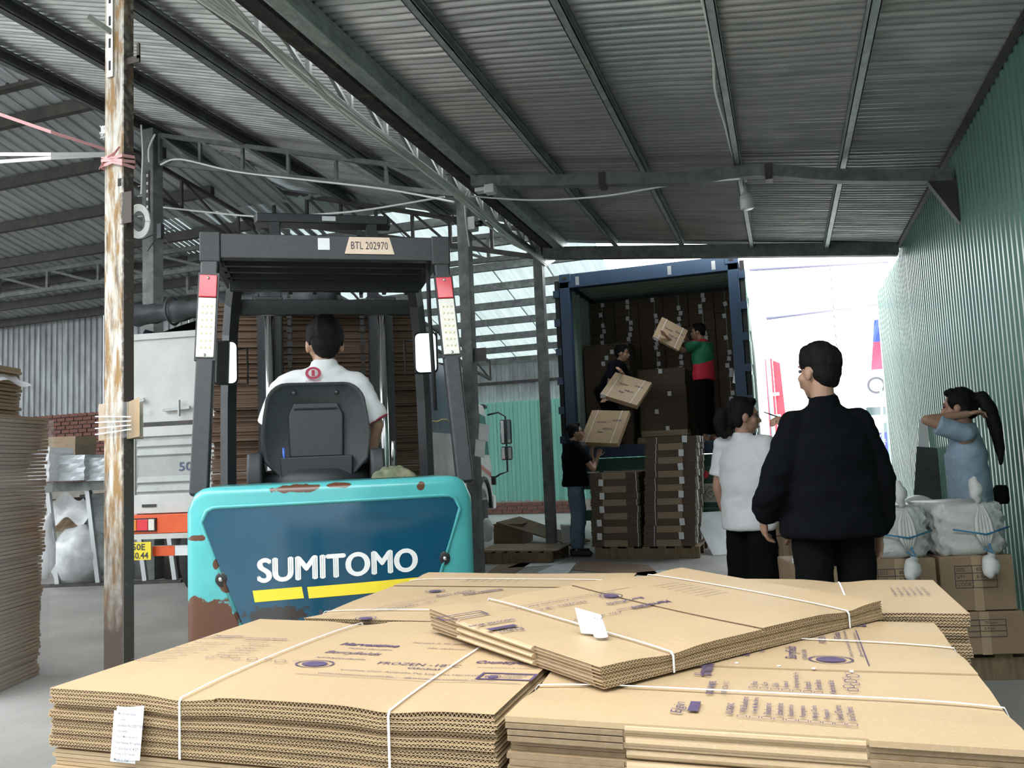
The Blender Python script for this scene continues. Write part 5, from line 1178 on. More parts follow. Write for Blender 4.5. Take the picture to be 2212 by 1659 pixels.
mb.merge(text_mb('1', .016, .032, .04))
obj('shirt_emblem', on_back(mb, -.05, 1.713), M['maroon'], O, kind='stuff'); obj('shirt_name', on_back(text_mb('QUYET THANG', .075, .010), -.05, 1.671), M['maroon'], O)
obj('shirt_lettering', on_back(text_mb('QUYET THANG GROUP', .30, .022), -.02, 1.650), M['ink'], O)

# ================================================================== sacks and cartons by the right wall
M['sack'] = mat('woven white sack', (.60,.60,.57), .5, c2=(.52,.52,.49), scale=8, bump=.5, bscale=22, spec=.4)
M['cord'] = mat('blue plastic twine', (.03,.16,.28), .5)
M['box_brown'] = mat('brown carton', (.30,.205,.125), .75, c2=(.26,.175,.105), scale=5, bump=.1, bscale=200)
M['tape_clear'] = mat('clear tape', (.40,.29,.18), .25)
def carton(label, x, y, z, w, d, h, rot=0, table=None):
    b = thing('carton', label, 'box', (x, y, z), rot)
    obj('box_body', MB().box(-w/2, w/2, -d/2, d/2, 0, h), M['box_brown'], b, bevel=.006)
    obj('tape_strip', MB().box(-.024, .024, -d/2-.002, d/2+.002, h-.002, h+.002).box(-.024, .024, -d/2-.002, -d/2, 0, h), M['tape_clear'], b)
    if table:
        mb = MB(); tx, tz_, tw, th = -w*.02, h*.62, w*.56, h*.40; y_ = -d/2-.003
        for i in range(4): zz = tz_-th/2+th*i/3; mb.box(tx-tw/2, tx+tw/2, y_, y_+.001, zz-.0015, zz+.0015)
        for xx in (tx-tw/2, tx-tw*.08, tx+tw/2): mb.box(xx-.0015, xx+.0015, y_, y_+.001, tz_-th/2, tz_+th/2)
        for i, (a, q) in enumerate(table):
            zz = tz_+th/2-th*(i+.5)/3; mb.merge(text_mb(a, None, th*.16, 0, cx=tx-tw*.46, cy=zz, anchor='l').map(lambda u, v, c: (u, y_, v)))
            if q: mb.merge(text_mb(q, None, th*.16, 0, cx=tx+tw*.02, cy=zz, anchor='l').map(lambda u, v, c: (u, y_, v)))
        obj('printed_table', mb, M['ink'], b, kind='stuff')
    return b
sr = math.radians(12)
def sack(label, x, y, z, w, d, h, rot, seed, tail):
    b = thing('wrapped_roll', label, 'sack', (x, y, z), rot); rd = random.Random(seed); mb = MB(); n = 44; rg = []
    for k in range(13):
        t = k/12; zz = h*t; q = 1-.10*(abs(t-.5)*2)**6
        ring = []
        for i in range(n):
            a = 2*math.pi*i/n; e = .35; cx = math.copysign(abs(math.cos(a))**e, math.cos(a)); cy = math.copysign(abs(math.sin(a))**e, math.sin(a))
            wr = .010*math.sin(i*2.3+k*.9+seed)+.008*math.sin(k*2.1+i*.7)
            fold = .02*math.exp(-((cx*w/2-tail)/.05)**2) if cy < -.5 else 0
            ring.append(((w/2*q+wr)*cx, (d/2*q+wr)*cy-fold, zz+.006*math.sin(i*1.7)))
        rg.append(ring)
    sk = obj('sack_body', mb.loft(rg), M['sack'], b, True)
    kn = MB()
    def tuft(p, up, L, r):
        p = Vector(p); u = Vector(up).normalized(); pts = [p+u*(L*i/7)+Vector((.006*math.sin(i*2),.004*math.cos(i*3),0)) for i in range(8)]
        kn.tube(pts, [r*q for q in (.35,.45,.75,.95,1.0,.9,.65,.25)], 10)
    tuft((tail,-d/2+.02,h-.005), (-.06,-.05,1), .145, .034); obj('knot_tuft', kn, M['sack'], b, True)
    kn = MB(); tuft((tail+.02,-d/2-.03,.02), (-.35,-.55,-.8), .15, .042); obj('knot_tuft', kn, M['sack'], b, True)
    for k in range(5):
        xx = tail+(k-2)*.022; obj('pleat', MB().tube([(tail+.004*(k-2),-d/2-.012,h*.97),(xx*.7+tail*.3,-d/2-.022,h*.7),(tail+.03*(k-2)*.6,-d/2-.030,h*.45),(tail+.006*(k-2),-d/2-.034,.05)], [.006,.012,.013,.006], 6), M['sack'], b, True)
    obj('twine', MB().tube([(tail-.15,-d/2-.015,h*.52),(tail,-d/2-.048,h*.42),(tail+.13,-d/2-.015,h*.54)], .005, 6), M['cord'], b, True)
    obj('twine_end', MB().tube([(tail-.02,-d/2-.05,h*.16),(tail+.02,-d/2-.055,h*.05),(tail+.005,-d/2-.05,h*.24)], .006, 5), M['cord'], b, True)
    return b
_s1 = PD(1920, 1200, 4.25); _s2 = PD(2076, 1200, 4.25); _rw = math.radians(14)
zs = .64
tb1 = (('SIZE','800 mm'),('QTY','8 Rolls'),('CODE',''))
carton('open-topped printed carton under the left wrapped roll', _s1.x-.005, _s1.y+.18, .36, .37, .40, .28, _rw, tb1)
carton('upper printed carton under the right wrapped roll, size table in full view', _s2.x+.015, _s2.y+.18, .36, .37, .40, .28, _rw, tb1)
carton('lower printed carton at the bottom under the right wrapped roll', _s2.x+.025, _s2.y+.18, .14, .40, .42, .215, _rw, (('SIZE','700 mm'),('QTY','6 Rolls'),('','')))
carton('lower carton at the bottom under the left wrapped roll', _s1.x-.0, _s1.y+.19, .14, .37, .40, .215, _rw)
_c3 = PD(1775, 1250, 4.25)
carton('long low carton beside the black trousers with paper on its lid', _c3.x+.03, _c3.y+.22, .30, .42, .42, .32, _rw); carton('bottom carton under the long low carton beside the trousers', _c3.x+.03, _c3.y+.22, .14, .42, .42, .155, _rw)
tag(obj('paper_sheet', MB().grid(lambda u, v: (_c3.x-.14+.2*u, _c3.y+.05+.2*v, .622+.01*math.sin(u*4+v*3)), 6, 6), M['paper'], None, True), 'white papers lying on the carton beside the black trousers', 'paper')
sack('left white wrapped roll tied with blue twine on a carton', _s1.x-.01, _s1.y+.18, zs, .37, .40, .262, _rw, 1, .05)
sack('right white wrapped roll tied with blue twine, nearest the wall', _s2.x+.01, _s2.y+.18, zs, .37, .40, .268, _rw, 2, .05)
pallet('dark pallet under the printed cartons by the right wall', _c3.x-.2, _c3.y, 1.35, .5, 0, _rw)
_b = PD(2000, 1075, 4.9)
tag(obj('white_sack', MB().grid(lambda u, v: (_b.x-.30+.6*u, _b.y-.1+.42*v, .60+.30*math.sin(math.pi*u)**.6*math.sin(math.pi*v)**.5+.02*math.sin(u*13+v*5)), 24, 16), M['sack'], None, True), 'slumped empty white sack behind the two wrapped rolls', 'sack')
tag(obj('carton', MB().box(_b.x-.32,_b.x+.30,_b.y-.1,_b.y+.3,0,.6), M['box_brown'], None, bevel=.008), 'tall carton carrying the slumped white sack', 'box')
# cartons further back between the two standing people
for i, (px, w) in enumerate(((1698, .34), (1660, .3))):
    for k in range(3):
        p = PZ(px, 1240, 0); carton(f'{("nearer","farther")[i]} brown carton between the white shirt and black sweater, {("bottom","middle","top")[k]} one', p.x, p.y+.35*i, .12+k*.27, w, .35, .265, .1)
p = PZ(1690, 1245, 0); pallet('dark pallet behind the legs of the black trousers', p.x-.35, p.y-.2, .75, .75)
tag(obj('paper_cup', MB().tube([(0,0,0),(0,0,.07)], [.025,.032], 14).map(lambda a, b, c: (a+PZ(1707,1275,0).x, b+PZ(1707,1275,0).y, c)), M['paper'], None, True), 'small white cup on the floor beside the black trousers', 'cup')
# boards leaning on the right wall
for px, w, h, m_, lab in ((1995, .30, .62, 'tarp', 'black wrapped panel leaning on the green wall behind the sacks'), (1982, .10, .92, 'paper', 'narrow white board leaning on the green wall beside the black panel')):
    p = PX(px, 1000, 1.30); tag(obj('leaning_board', MB().beam((1.24, p.y, 0), (1.40, p.y, h+.55), .02, w, (1,0,0)).map(lambda a, b, c: (a, b, c)), M[m_]), lab, 'board')

# ================================================================== pendant lamp, cameras, cables
lc = PD(1613, 432, 7.6)
lamp = thing('pendant_lamp', 'white bulb lamp hanging below the roof of the loading bay', 'lamp', (lc.x, lc.y, lc.z-.09))
M['lamp_body'] = mat('white lamp plastic', (.62,.63,.62), .4); M['lamp_glass'] = mat('milky lamp glass', (.72,.73,.72), .3)
obj('bulb', MB().rings([(0,0,0,.045,.045),(0,0,.01,.062,.062),(0,0,.09,.065,.065),(0,0,.10,.062,.062)], 24), M['lamp_glass'], lamp, True)
obj('heat_sink', MB().rings([(0,0,.10,.064,.064),(0,0,.125,.060,.060),(0,0,.16,.035,.035),(0,0,.17,.024,.024),(0,0,.22,.022,.022)], 24), M['lamp_body'], lamp, True)
obj('cord', MB().tube([(0,0,.22),(0,0,EAVE(lc.x)-.10-lc.z+.09)], .006, 6), M['lamp_body'], lamp)
p = PX(1030, 497, -3.05)
cc = thing('junction_box', 'white box camera fixed to the dark column beside the cables', 'camera', (-3.05, 7.93, p.z))
obj('box', MB().box(.0,.085,-.06,.06,-.07,.07), M['lamp_body'], cc, bevel=.006); obj('lens_barrel', MB().cyl((.085,-.03,-.01),(.16,-.05,-.02),.03), M['plastic'], cc, True)
p = PY(1052, 412, 7.15)
fl_ = thing('flood_light', 'small white lamp housing under the cross beam', 'lamp', (p.x, 7.12, p.z))
obj('housing', MB().box(-.10,.06,-.05,.05,-.02,.02).box(.0,.10,-.06,.04,-.05,.035), M['lamp_body'], fl_, bevel=.008)
M['cable'] = mat('white cable', (.84,.84,.80), .5); M['cable_old'] = mat('grey cable', (.45,.45,.42), .6)
def cable(label, pts, r=.008, m='cable', n=20, sagz=0):
    P_ = [Vector(p) for p in pts]; out = []
    for i in range(len(P_)-1):
        p0 = P_[max(0, i-1)]; p1 = P_[i]; p2 = P_[i+1]; p3 = P_[min(len(P_)-1, i+2)]
        for k in range(n if i == len(P_)-2 else n):
            t = k/n; q = .5*((2*p1)+(p2-p0)*t+(2*p0-5*p1+4*p2-p3)*t*t+(3*p1-p0-3*p2+p3)*t**3); out.append(q)
    out.append(P_[-1]); return tag(obj('cable', MB().tube(out, r, 6), M[m], None, True), label, 'cable')
rc = random.Random(4)
names = ['topmost', 'second', 'third', 'fourth', 'fifth', 'sixth', 'lowest']
for i in range(7):
    off = (i-3)*.022; y0 = 2.0
    top = [PX(430+i*7, 0-i*4, -3.0+off*.3), PX(640+rc.uniform(-8,14), 150+off*150, -3.0), PX(780+rc.uniform(-6,10), 265+off*130, -3.0+off), PX(905+rc.uniform(-8,14), 362+off*120, -2.98), PX(1010+rc.uniform(-6,8), 440+off*150, -2.96+off*.4), PX(1100+rc.uniform(-4,6), 515+off*140, -2.93), PX(1180+i*3, 575-i*2, -2.9)]
    top = [PX(360+i*8, -60-i*4, -3.0)]+top
    cable(f'{names[i]} strand of the white cable bundle running along the eave truss', top, .0105+.003*(i % 2), n=8)
cable('thin pale cable beside the bundle, crossing from the roof top', [PX(520, -8, -2.97), PX(600, 75, -2.97), PX(700, 200, -3.0), PX(800, 290, -3.0)], .006, 'cable_old')
cable('white cable along the bottom chord of the left roof truss', [(-7.1,7.9,5.06),(-6.8,7.9,5.08),(-6.0,7.9,4.80),(-5.0,7.9,4.54),(-4.0,7.9,4.28),(-3.2,7.9,4.02)], .012)
cable('white cable hanging across behind the forklift mast', [PY(345,447,8.3), PY(560,468,8.3), PY(700,462,8.3), PY(800,452,8.3), PY(960,425,8.2)], .012)
cable('white cable hanging under the cross beam towards the lamp', [PY(1018,424,7.6), PY(1150,432,7.5), PY(1300,424,7.3), PY(1450,400,7.22), PY(1600,386,7.1)], .009)
cable('pale cable strapped along a roof purlin to the lamp', [(-.27,1.5,EAVE(-.25)-.06)]+[(-.275+.02*math.sin(y*3), y, EAVE(-.25)-.06+.015*math.sin(y*2)) for y in (2.6,3.4,4.2,5.0,5.6,6.3,7.0)]+[(-.18,7.6,EAVE(-.16)-.09)], .010)
cable('looped grey cable at the head of the column beside the truck cab', [(-3.0,7.9,4.25),(-2.93,7.88,4.2),(-3.05,7.86,4.05),(-3.06,7.86,3.8),(-3.03,7.86,3.5)], .010, 'cable_old')
cable('pale cable rising beside the head of the rear left column', [PD(322,350,9.9),PD(322,320,9.9),PD(335,290,9.9)], .012); cable('straight pale cable at the rear left column head', [PD(305,420,9.9),PD(308,330,9.9),PD(305,270,9.9)], .010)
for k in range(5): cable(f'{ORD[k] if k else "first"} loop of the coiled white cable hanging on the rear left column', [PD(300+(24-k*2)*math.cos(t)*1.0, 478+(36-k*3)*math.sin(t), 9.85+.01*k) for t in [2*math.pi*q/10 for q in range(11)]], .011, 'cable', 4)
rt_ = thing('wifi_router', 'small black router with splayed antennas on the rear left column', 'router', tuple(PD(347, 500, 9.85)))
obj('body', MB().box(-.03,.03,-.03,.03,-.09,.09), M['plastic'], rt_)
for a in ((.22,-.02,.0),(.14,0,-.2),(-.3,0,-.07),(-.2,0,-.22)): obj('antenna', MB().cyl((0,0,0), a, .008, .006), M['plastic'], rt_)
M['ribbon'] = mat('pink ribbon', (.72,.36,.36), .6); M['ribbon_w'] = mat('white ribbon', (.78,.74,.72), .6)
cx_, cy_ = -3.12, 3.217
def rib(label, pts, m): return tag(obj('ribbon', MB().loft([[tuple(Vector(p)+Vector((0,0,.008))), tuple(Vector(p)+Vector((0,.003,.008))), tuple(Vector(p)+Vector((0,.003,-.008))), tuple(Vector(p)-Vector((0,0,.008)))] for p in pts]), M[m]), label, 'ribbon')
rib('upper pink ribbon stretched from the left to the rusty column', [PD(-60,225,3.6), PD(0,247,3.62), PD(110,285,3.68), PD(226,322,3.97)], 'ribbon')
rib('level pale pink ribbon stretched from the left to the rusty column', [PD(-60,333,3.6), PD(0,333,3.62), PD(110,333,3.68), PD(226,332,3.97)], 'ribbon_w')
rib('lowest white ribbon stretched from the left to the rusty column', [PD(-60,352,3.6), PD(0,349,3.62), PD(110,341,3.68), PD(226,335,3.97)], 'ribbon_w')
zr = PD(250, 330, 4.0).z
kb = MB()
for k in range(3): kb.loft([[(cx_+(a[0])*1.08, cy_+a[1]*1.12, zr-.02+.02*k+.012*math.sin(i*2+k)+d_) for d_ in (-.008,.008)] for i, a in enumerate(((-.07,-.07),(0,-.072),(.055,-.07),(.06,0),(.055,.01),(-.07,.01),(-.07,-.07)))], caps=False, closed=False)
for a, b in (((.0,-.08,.02),(.05,-.085,.06)),((-.06,-.08,0),(-.075,-.09,-.04)),((-.03,-.08,.02),(.03,-.09,.035))): kb.beam((cx_+a[0],cy_+a[1],zr+a[2]),(cx_+b[0],cy_+b[1],zr+b[2]),.012,.002)
tag(obj('ribbon', kb, M['ribbon']), 'pink ribbon knotted around the rusty column', 'ribbon')
# cardboard padding taped around the rusty column
zc0, zc1 = PD(250,950,4.0).z, PD(250,870,4.0).z
pd = thing('cardboard_padding', 'cardboard piece wrapped to the rusty column with clear film', 'cardboard', (cx_, cy_, 0))
obj('board', MB().box(-.115,-.068,-.05,-.035,zc0-.0,zc1-.0), M['kraft'], pd); obj('board', MB().add([(.065,-.045,zc0),(.145,-.055,zc0+.01),(.145,-.055,zc1+.02),(.065,-.045,zc1)], [(0,1,2,3)]).box(.062,.068,-.05,.05,zc0,zc1), M['kraft'], pd)
obj('film_wrap', MB().loft([[(a*q, b*q, z_) for a, b in ((-.10,-.062),(.0,-.078),(.10,-.07),(.12,0),(.10,.02),(-.10,.02))] for z_, q in ((zc0+.005,1),(zc0+.05,1.05),(zc0+.10,.97),(zc1-.03,1.06),(zc1,1))], caps=False), M['film'], pd)
for k in range(4): obj('tape_band', MB().beam((-.11,-.075,zc0+.03+.03*k),(.12,-.082,zc0+.045+.02*k),.004,.006), M['film_white'], pd)
tg = thing('wire_tangle', 'tangle of pale wire hanging at the left side of the rusty column', 'wire', (cx_-.09, cy_-.04, PD(215,255,4.0).z))
obj('wire', MB().tube([(.03*math.sin(k*1.7)*(.4+.1*(k%5)), .02*math.cos(k*2.3), .035*math.cos(k*1.3)) for k in range(34)], .003, 5), M['cable'], tg, True); obj('plug', MB().box(-.01,.02,-.015,.015,-.01,.03), M['lamp_body'], tg)
# paper notes on the dark column
for i, (px, py) in enumerate(((1036, 965), (1044, 930))):
    p = PY(px, py, 7.86); tag(obj('paper_note', MB().grid(lambda u, v: (p.x-.06+.12*u+.02*v, 7.86-.03*u, p.z-.09+.17*v-.03*u), 3, 3), M['paper']), ('lower tilted white note','upper narrow white note')[i]+' pinned to the column beside the truck cab', 'paper')

# ================================================================== left background: bench with wrapped goods
M['film_blk'] = mat('film-wrapped goods', (.42,.44,.46), .18, c2=(.60,.63,.66), scale=14, stretch=(.3,.3,3), bump=.5, bscale=16)
M['bag_grey'] = mat('cloudy plastic bag', (.55,.56,.57), .25, c2=(.40,.41,.42), scale=8, bump=.6, bscale=12)
bn = thing('steel_bench', 'long steel bench on slanting tube legs behind the rusty column', 'bench', (-8.9, 7.2, 0), math.radians(16))
zb = 1.19
obj('bench_top', MB().box(-.2,2.3,0,.9,zb-.05,zb), M['steel'], bn); obj('front_rail', MB().box(-.2,2.3,-.03,.02,zb-.10,zb), M['steel'], bn)
for x in (.62, 1.1, 1.65, 2.0): obj('leg', MB().beam((x+.22,-.12,.03),(x,.02,zb-.05),.05,.05), M['galv_bar'], bn); obj('leg', MB().beam((x+.22,.95,.03),(x,.85,zb-.05),.05,.05), M['steel'], bn)
obj('floor_rail', MB().box(-.2,2.3,-.16,-.10,0,.035), M['steel_dark'], bn)
def at(px, py, d): return PD(px, py, d)
def block(label, px0, px1, py0, py1, d, dep, m, name='wrapped_block', cat='package', wob=.012):
    a = at(px0, py1, d); b = at(px1, py1, d); t_ = at(px0, py0, d); w_ = (b-a).length; h_ = (t_-a).length; dirx = (b-a).normalized(); o = thing(name, label, cat, (a.x, a.y, a.z), math.atan2(dirx.y, dirx.x))
    mb = MB(); n = 12
    for k in range(7): mb.v += [(x_*w_+wob*math.sin(k*3+i), y_*dep+wob*math.cos(k*2+i*1.7), h_*k/6) for i, (x_, y_) in enumerate([(j/4, 0) for j in range(5)]+[(1, .5), (1, 1)]+[(1-j/4, 1) for j in range(1, 5)]+[(0, .5)])]
    L = 12; mb.f += [(k*L+i, k*L+(i+1) % L, (k+1)*L+(i+1) % L, (k+1)*L+i) for k in range(6) for i in range(L)]+[tuple(range(6*L, 7*L))]
    obj('block', mb, M[m], o, fixn=True); return o
block('film-wrapped pale block on the bench nearest the rusty column', 118, 182, 985, 1040, 9.4, .6, 'film_blk')
block('film-wrapped block on the bench half hidden by the rusty column', 184, 240, 990, 1040, 9.5, .6, 'film_blk')
block('white wrapped bundle on the bench beside the left cardboard stack', 60, 106, 968, 1042, 9.2, .5, 'film_white')
block('low carton stack against the brick wall behind the bench', 92, 162, 945, 1038, 9.95, .5, 'kraft_grey', 'carton_stack', 'box', .004)
block('brown goods under plastic below the bench', 105, 172, 1080, 1150, 9.9, .6, 'kraft_dark', 'wrapped_block', 'package')
block('pale film-wrapped goods below the bench beside the rusty column', 172, 235, 1070, 1225, 10.0, .6, 'film_blk')
c_ = at(135, 1195, 9.35); rg = MB().ell((0,0,0), (.36,.30,.37), 28, 18)
rg.map(lambda a, b, c: (a*(1+.08*math.sin(c*17+a*9))+.02*math.sin(c*31), b*(1+.06*math.sin(a*15)), max(-.30, c*(1+.05*math.sin(a*21+b*13)))))
o = tag(obj('plastic_bag', rg, M['bag_grey'], None, True), 'large cloudy plastic bag on the floor under the bench', 'bag'); o.location = (c_.x, c_.y+.25, .31)
c_ = at(98, 1180, 8.9); o = tag(obj('plastic_bag', MB().tube([(0,0,-.35),(.03,0,-.2),(.0,0,0),(-.03,.02,.15),(.03,0,.28),(.05,0,.36)], [.03,.09,.10,.08,.06,.01], 10).map(lambda a, b, c: (a+.015*math.sin(c*40), b, c)), M['film_white'], None, True), 'crumpled film bunch hanging beside the left cardboard stack', 'plastic'); o.location = c_
o = tag(obj('clear_sheet', MB().grid(lambda u, v: (0,0,0), 1, 1).mesh('x') and MB().grid(lambda u, v: tuple(at(100+80*u, 1072+55*v+10*math.sin(u*9), 9.6)+Vector((0,.1*math.sin(v*3),0))), 16, 10), M['film_white'], None, True), 'crumpled clear sheet over the brown goods below the bench', 'plastic sheet')
# steel drums seen under the truck
for i, px in enumerate((312, 378)):
    p = PZ(px, 1248, 0); d_ = thing('steel_drum', ('paler','darker')[i]+' steel drum standing in the dark beyond the truck tail', 'drum', (p.x, p.y, 0)); obj('drum_body', MB().rings([(0,0,0,.12,.12),(0,0,.25,.12,.12),(0,0,.26,.125,.125),(0,0,.28,.12,.12),(0,0,.5,.12,.12)], 20), M['galv_bar' if i == 0 else 'steel_dark'], d_, True)

# ================================================================== floor litter, bucket, pallets by the container
M['sheet_white'] = mat('white faced board', (.55,.57,.58), .6, c2=(.45,.47,.48), scale=5)
def sheet(label, pts, m, z, cat='cardboard'):
    P_ = [PZ(x, y, 0) for x, y in pts]; mb = MB(); n = len(P_)
    mb.add([(p.x, p.y, z) for p in P_]+[(p.x, p.y, z+.006) for p in P_], [tuple(range(n))[::-1], tuple(range(n, 2*n))]+[(i, (i+1) % n, n+(i+1) % n, n+i) for i in range(n)])
    return tag(obj('cardboard_sheet', mb, M[m], None, fixn=True), label, cat)
sheet('white-faced sheet on the floor beside the forklift', ((1095,1228),(1130,1215),(1235,1205),(1200,1222)), 'sheet_white', .001)
sheet('grey sheet on the floor in front of the container column', ((1160,1240),(1200,1222),(1245,1218),(1225,1245)), 'sheet_white', .008)
sheet('brown sheet on the floor under the lifting person', ((1235,1232),(1255,1212),(1400,1222),(1430,1248)), 'kraft_dark', .001)
sheet('dark sheet on the floor between forklift and container', ((1050,1240),(1075,1222),(1150,1215),(1110,1240)), 'kraft_dark', .001)
sheet('large pale sheet on the floor beside the pallet stack', ((1300,1245),(1440,1232),(1445,1246),(1310,1262)), 'sheet_white', .001)
p = PZ(1085, 1215, 0); pallet('low dark pallet on the floor behind the forklift', p.x-.35, p.y-.1, 1.0, .8); 
tag(obj('cardboard_sheet', MB().box(p.x-.3, p.x+.7, p.y-.05, p.y+.65, .136, .15), M['kraft_grey']), 'flat board lying on the low pallet behind the forklift', 'cardboard')
p2 = PZ(1130, 1180, 0)
tag(obj('cardboard_sheet', MB().add([(p2.x-.5,p2.y+.3,.30),(p2.x+.75,p2.y-.2,.02),(p2.x+.9,p2.y+.35,.02),(p2.x-.3,p2.y+.8,.34),(p2.x-.5,p2.y+.3,.32),(p2.x+.75,p2.y-.2,.04),(p2.x+.9,p2.y+.35,.04),(p2.x-.3,p2.y+.8,.36)], [(3,2,1,0),(4,5,6,7),(0,1,5,4),(1,2,6,5),(2,3,7,6),(3,0,4,7)]), M['kraft_dark']), 'dark warped board sloping to the floor before the container column', 'cardboard')
tag(obj('board_stack', MB().box(p2.x-.55,p2.x-.1,p2.y+.3,p2.y+.8,0,.29), M['kraft_dark']), 'low stack of dark boards behind the low pallet', 'cardboard')
pb = PZ(1046, 1196, 0); tag(obj('plastic_bag', MB().ell((0,0,.16), (.09,.09,.16), 14, 10).map(lambda a, b, c: (a*(1+.2*math.sin(c*40)), b, c)).map(lambda a, b, c: (a+pb.x+.05, b+pb.y, c+.15)), M['film_white'], None, True), 'small clear plastic bag standing on the low pallet', 'bag')
p = PZ(1218, 1195, 0); bk = thing('bucket', 'white bucket on the floor behind the person in jeans', 'bucket', (p.x, p.y+.45, 0)); obj('bucket_body', MB().rings([(0,0,0,.12,.12),(0,0,.30,.145,.145),(0,0,.31,.15,.15),(0,0,.33,.15,.15)], 22), M['lamp_body'], bk, True); obj('handle', MB().tube([(.15*math.cos(t),-.15*abs(math.sin(t))*.6,.3-.10*math.sin(t)) for t in [math.pi*k/10 for k in range(11)]], .004, 5), M['galv_bar'], bk)
p = PZ(1580, 1198, 0); tag(obj('leaning_board', MB().beam((p.x,p.y,0),(p.x-.28,p.y+.55,.46),.46,.012,(0,0,1)), M['sheet_white']), 'pale board leaning against the trailer beside the pallet stack', 'board')

# ================================================================== outside
M['white_render'] = mat('white rendered wall', (.75,.76,.74), .8); M['pipe'] = mat('mauve grey pipe', (.28,.26,.36), .5); M['pole'] = mat('sea green pole', (.16,.34,.32), .5)  # white_render is one even white for walls, posts and pole
M['red_cloth'] = mat('bright red canvas', (.62,.02,.04), .6, c2=(.50,.015,.03), scale=5); M['sign_blue'] = mat('dark blue sign', (.03,.035,.16), .5); M['flag_blue'] = mat('blue flag', (.03,.06,.42), .7); M['flag_red'] = mat('red flag', (.60,.04,.08), .7)
wb_ = struct(link('wall_street', None)); obj('wall_block', MB().box(-6, 16, 44, 45, 0, 3.6), M['white_render'], wb_); obj('wall_block', MB().box(-6, 16, 44.5, 45, 3.6, 6.0), M['white_render'], wb_)
for x0, x1, z0, z1 in ((-.3,.9,2.35,2.75),(1.9,2.9,2.6,3.0),(2.6,3.4,1.0,2.2)): obj('window_opening', MB().box(x0+2, x1+2, 43.97, 44.0, z0, z1), M['glass'], wb_)
for i, (a, b, Y) in enumerate((((1615,582),(1922,563),13.6), ((1652,688),(1900,655),15.0))):
    tag(obj('gate_pipe', MB().cyl(PY(*a, Y), PY(*b, Y), .035, None, 10), M['pipe'], None, True), ('upper','lower')[i]+' mauve pipe spanning the bright gateway', 'pipe')
gp = thing('gateway', 'pale steel posts holding the mauve pipes of the gateway', 'gate', (0,0,0))
for a, Y in (((1615,582),13.6),((1922,563),13.6),((1652,688),15.0),((1900,655),15.0)): q_ = PY(*a, Y); obj('post', MB().cyl((q_.x,q_.y,0), (q_.x,q_.y,q_.z+.05), .04, None, 10), M['white_render'], gp, True)
ch = thing('hanging_chain', 'pale rusty chain hanging in the bright gateway', 'chain', tuple(PY(1793, 578, 13.6)))
for k in range(22): obj('link', MB().tube([(.02*math.cos(t)*(k % 2), .02*math.cos(t)*(1-k % 2), -.075*k+.045*math.sin(t)) for t in [2*math.pi*q/8 for q in range(9)]], .008, 5), M['galv_bar'], ch, True)
pp_ = PZ(1918, 1020, 0); pole = thing('flag_pole', 'sea green pole leaning at the gateway with a flag', 'pole', (0,0,0))
pa, pb_ = PD(1926,1015,20), PD(1901,640,20); obj('pole_shaft', MB().cyl(Vector((pa.x,pa.y,0)), pb_, .055, .05, 12), M['pole'], pole, True)
obj('thin_post', MB().cyl((PD(1908,1010,20).x,PD(1908,1010,20).y,0), PD(1903,840,20), .03, None, 8), M['pole'], pole, True)
fg = thing('flag', 'limp blue and red flag on the sea green pole', 'flag', tuple(PD(1898, 690, 19.9)))
obj('blue_band', MB().grid(lambda u, v: (-.10+.12*u-.08*v*(1-u), .04*math.sin(u*7+v*4), -.0-.55*v), 8, 10), M['flag_blue'], fg, True); obj('red_band', MB().grid(lambda u, v: (-.18+.20*u-.08*v*(1-u)+.14*u*v, .04*math.sin(u*7+v*4+4), -.55-.68*v), 8, 10), M['flag_red'], fg, True)
rk = thing('red_canvas_pack', 'tall red folded canvas standing outside the gateway', 'canvas', tuple(Vector((PD(1680, 930, 24).x, PD(1680, 930, 24).y, 0))))
zr0, zr1 = 0, PD(1680, 772, 24).z
obj('canvas_fold', MB().prism([(-.24,zr0),(.02,zr0),(-.02,zr1),(-.22,zr1)], 0, .3), M['red_cloth'], rk); obj('canvas_fold', MB().prism([(.03,zr0),(.33,zr0),(.20,zr1-.15),(.0,zr1-.05)], .08, .4), M['red_cloth'], rk)
for z_ in (2.1, 2.75): obj('clamp', MB().box(-.16,.12,-.06,-.02,z_,z_+.10), M['galv_bar'], rk)
obj('fan_ornament', MB().add([(0,-.06,1.25)]+[(.28*math.cos(t),-.06,1.25+.28*math.sin(t)) for t in [math.pi*k/10 for k in range(11)]], [(0,k+1,k+2) for k in range(10)]), M['yellow'], rk)
sg = thing('shop_sign', 'dark blue shop sign with white and yellow lettering across the street', 'sign', tuple(PD(1893, 958, 30)))
w_, h_ = .85, .95
obj('board', MB().box(-w_/2,w_/2,0,.04,-h_*.5,h_*.42), M['sign_blue'], sg)
for s_, z_, hh, m_ in (('QUY', .27, .12, 'sign_white'), ('NHOM K', .10, .11, 'yellow')): obj('lettering', text_mb(s_, .7 if s_ != 'QUY' else .42, hh, .01).map(lambda a, b, c, z_=z_: (a, -.01, b+z_)), M[m_], sg)
for z_, ww in ((-.03,.6),(-.13,.5),(-.23,.62),(-.37,.45)): obj('text_line', MB().box(-ww/2, ww/2, -.012, -.005, z_-.02, z_+.02), M['sign_white'], sg)
obj('sign_post', MB().box(-.04,.04,.04,.1,-PD(1893,958,30).z,0), M['galv_bar'], sg)
rs = thing('ring_sign', 'round black and white ring sign on the white wall across the street', 'sign', tuple(PY(1893, 832, 43.9))); 
n = 32; mb = MB()
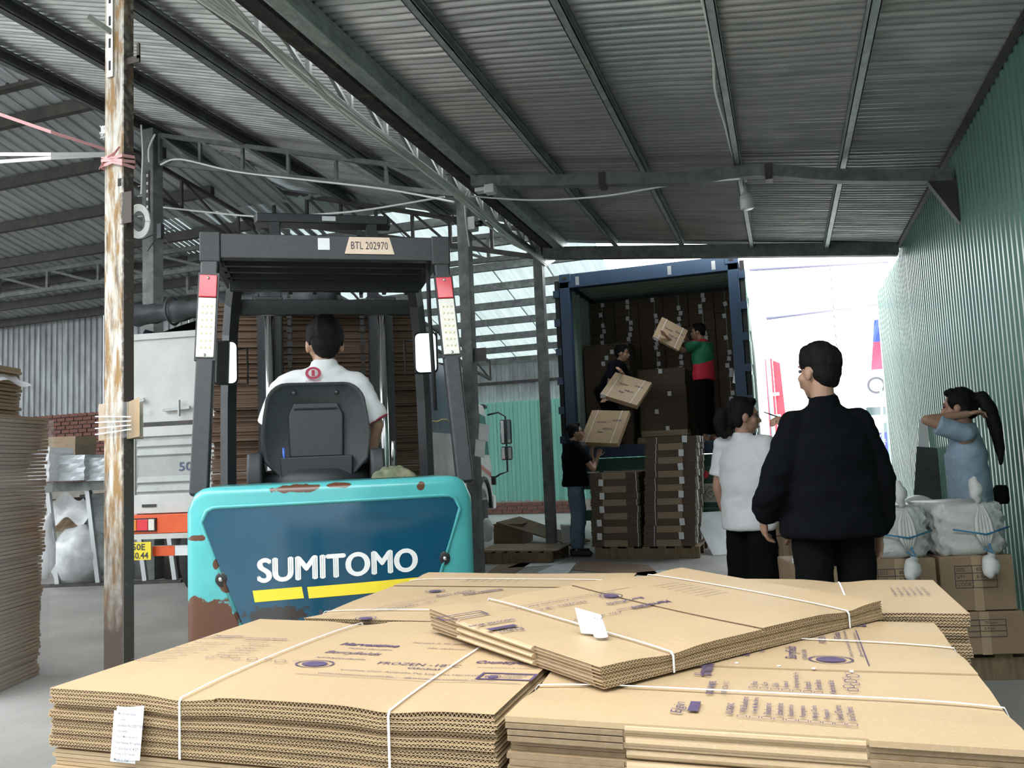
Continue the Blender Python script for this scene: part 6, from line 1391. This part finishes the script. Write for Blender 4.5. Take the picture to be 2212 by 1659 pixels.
for q0, q1, t0, t1 in ((.42,.31,.0,1.0),): mb.add([(q*math.cos(2*math.pi*i/n), 0, q*math.sin(2*math.pi*i/n)) for q in (q0, q1) for i in range(n)]+[(q*math.cos(2*math.pi*i/n), .03, q*math.sin(2*math.pi*i/n)) for q in (q0, q1) for i in range(n)], [(i, (i+1) % n, n+(i+1) % n, n+i) for i in range(n)]+[(2*n+i, 3*n+i, 3*n+(i+1) % n, 2*n+(i+1) % n) for i in range(n)])
obj('ring', mb, M['ink'], rs); obj('disc', MB().cyl((0,.035,0),(0,.05,0),.5,None,32), M['white_render'], rs); obj('ring_stay', MB().cyl((.05,.05,0),(.25,.1,-.02),.03), M['galv_bar'], rs)
up_ = thing('utility_pole', 'concrete utility pole carrying the overhead wires across the street', 'pole', tuple(Vector((PD(1640,800,34).x-.3, PD(1640,800,34).y, 0)))); obj('pole_shaft', MB().cyl((0,0,0),(0,0,6.5),.14,.10,12), M['white_render'], up_, True)
for i, y_ in enumerate((790, 797, 783)): cable(f'{("middle","lower","upper")[i]} overhead wire across the bright street', [PD(1640,y_+6,34)-Vector((.3,0,0)), PD(1720,y_+3,33.5), PD(1820,y_,33), PD(1900,y_-4,32)], .02, 'steel_dark' if False else 'cable_old', 6)
p = PZ(1885, 1022, 0); ba = thing('red_basin', 'red plastic basin on the ground in the bright street', 'basin', (p.x, p.y-1, 0)); obj('basin_body', MB().rings([(0,0,0,.26,.26),(0,0,.14,.36,.36),(0,0,.16,.38,.38),(0,0,.165,.34,.34)], 20), M['red_cloth'], ba, True)
p = PZ(1868, 1018, 0); mo = thing('motorbike', 'parked dark motorbike beside the person in the street', 'motorbike', (p.x-.2, p.y, 0), .9)
for y_ in (-.6, .6): obj('wheel', MB().tube([(.28*math.cos(t)*0, y_+.26*math.cos(t), .3+.26*math.sin(t)) for t in [2*math.pi*k/18 for k in range(19)]], .045, 8), M['rubber'], mo, True)
obj('frame', MB().tube([(0,-.6,.3),(0,-.2,.55),(0,.3,.5),(0,.55,.85),(0,.6,.3)], .06, 8), M['plastic'], mo, True); obj('seat', MB().rings([(0,-.3,.68,.12,.35),(0,-.3,.78,.11,.32)], 14), M['vinyl'], mo); obj('handlebar', MB().cyl((-.3,.5,1.0),(.3,.5,1.0),.02), M['galv_bar'], mo, True)
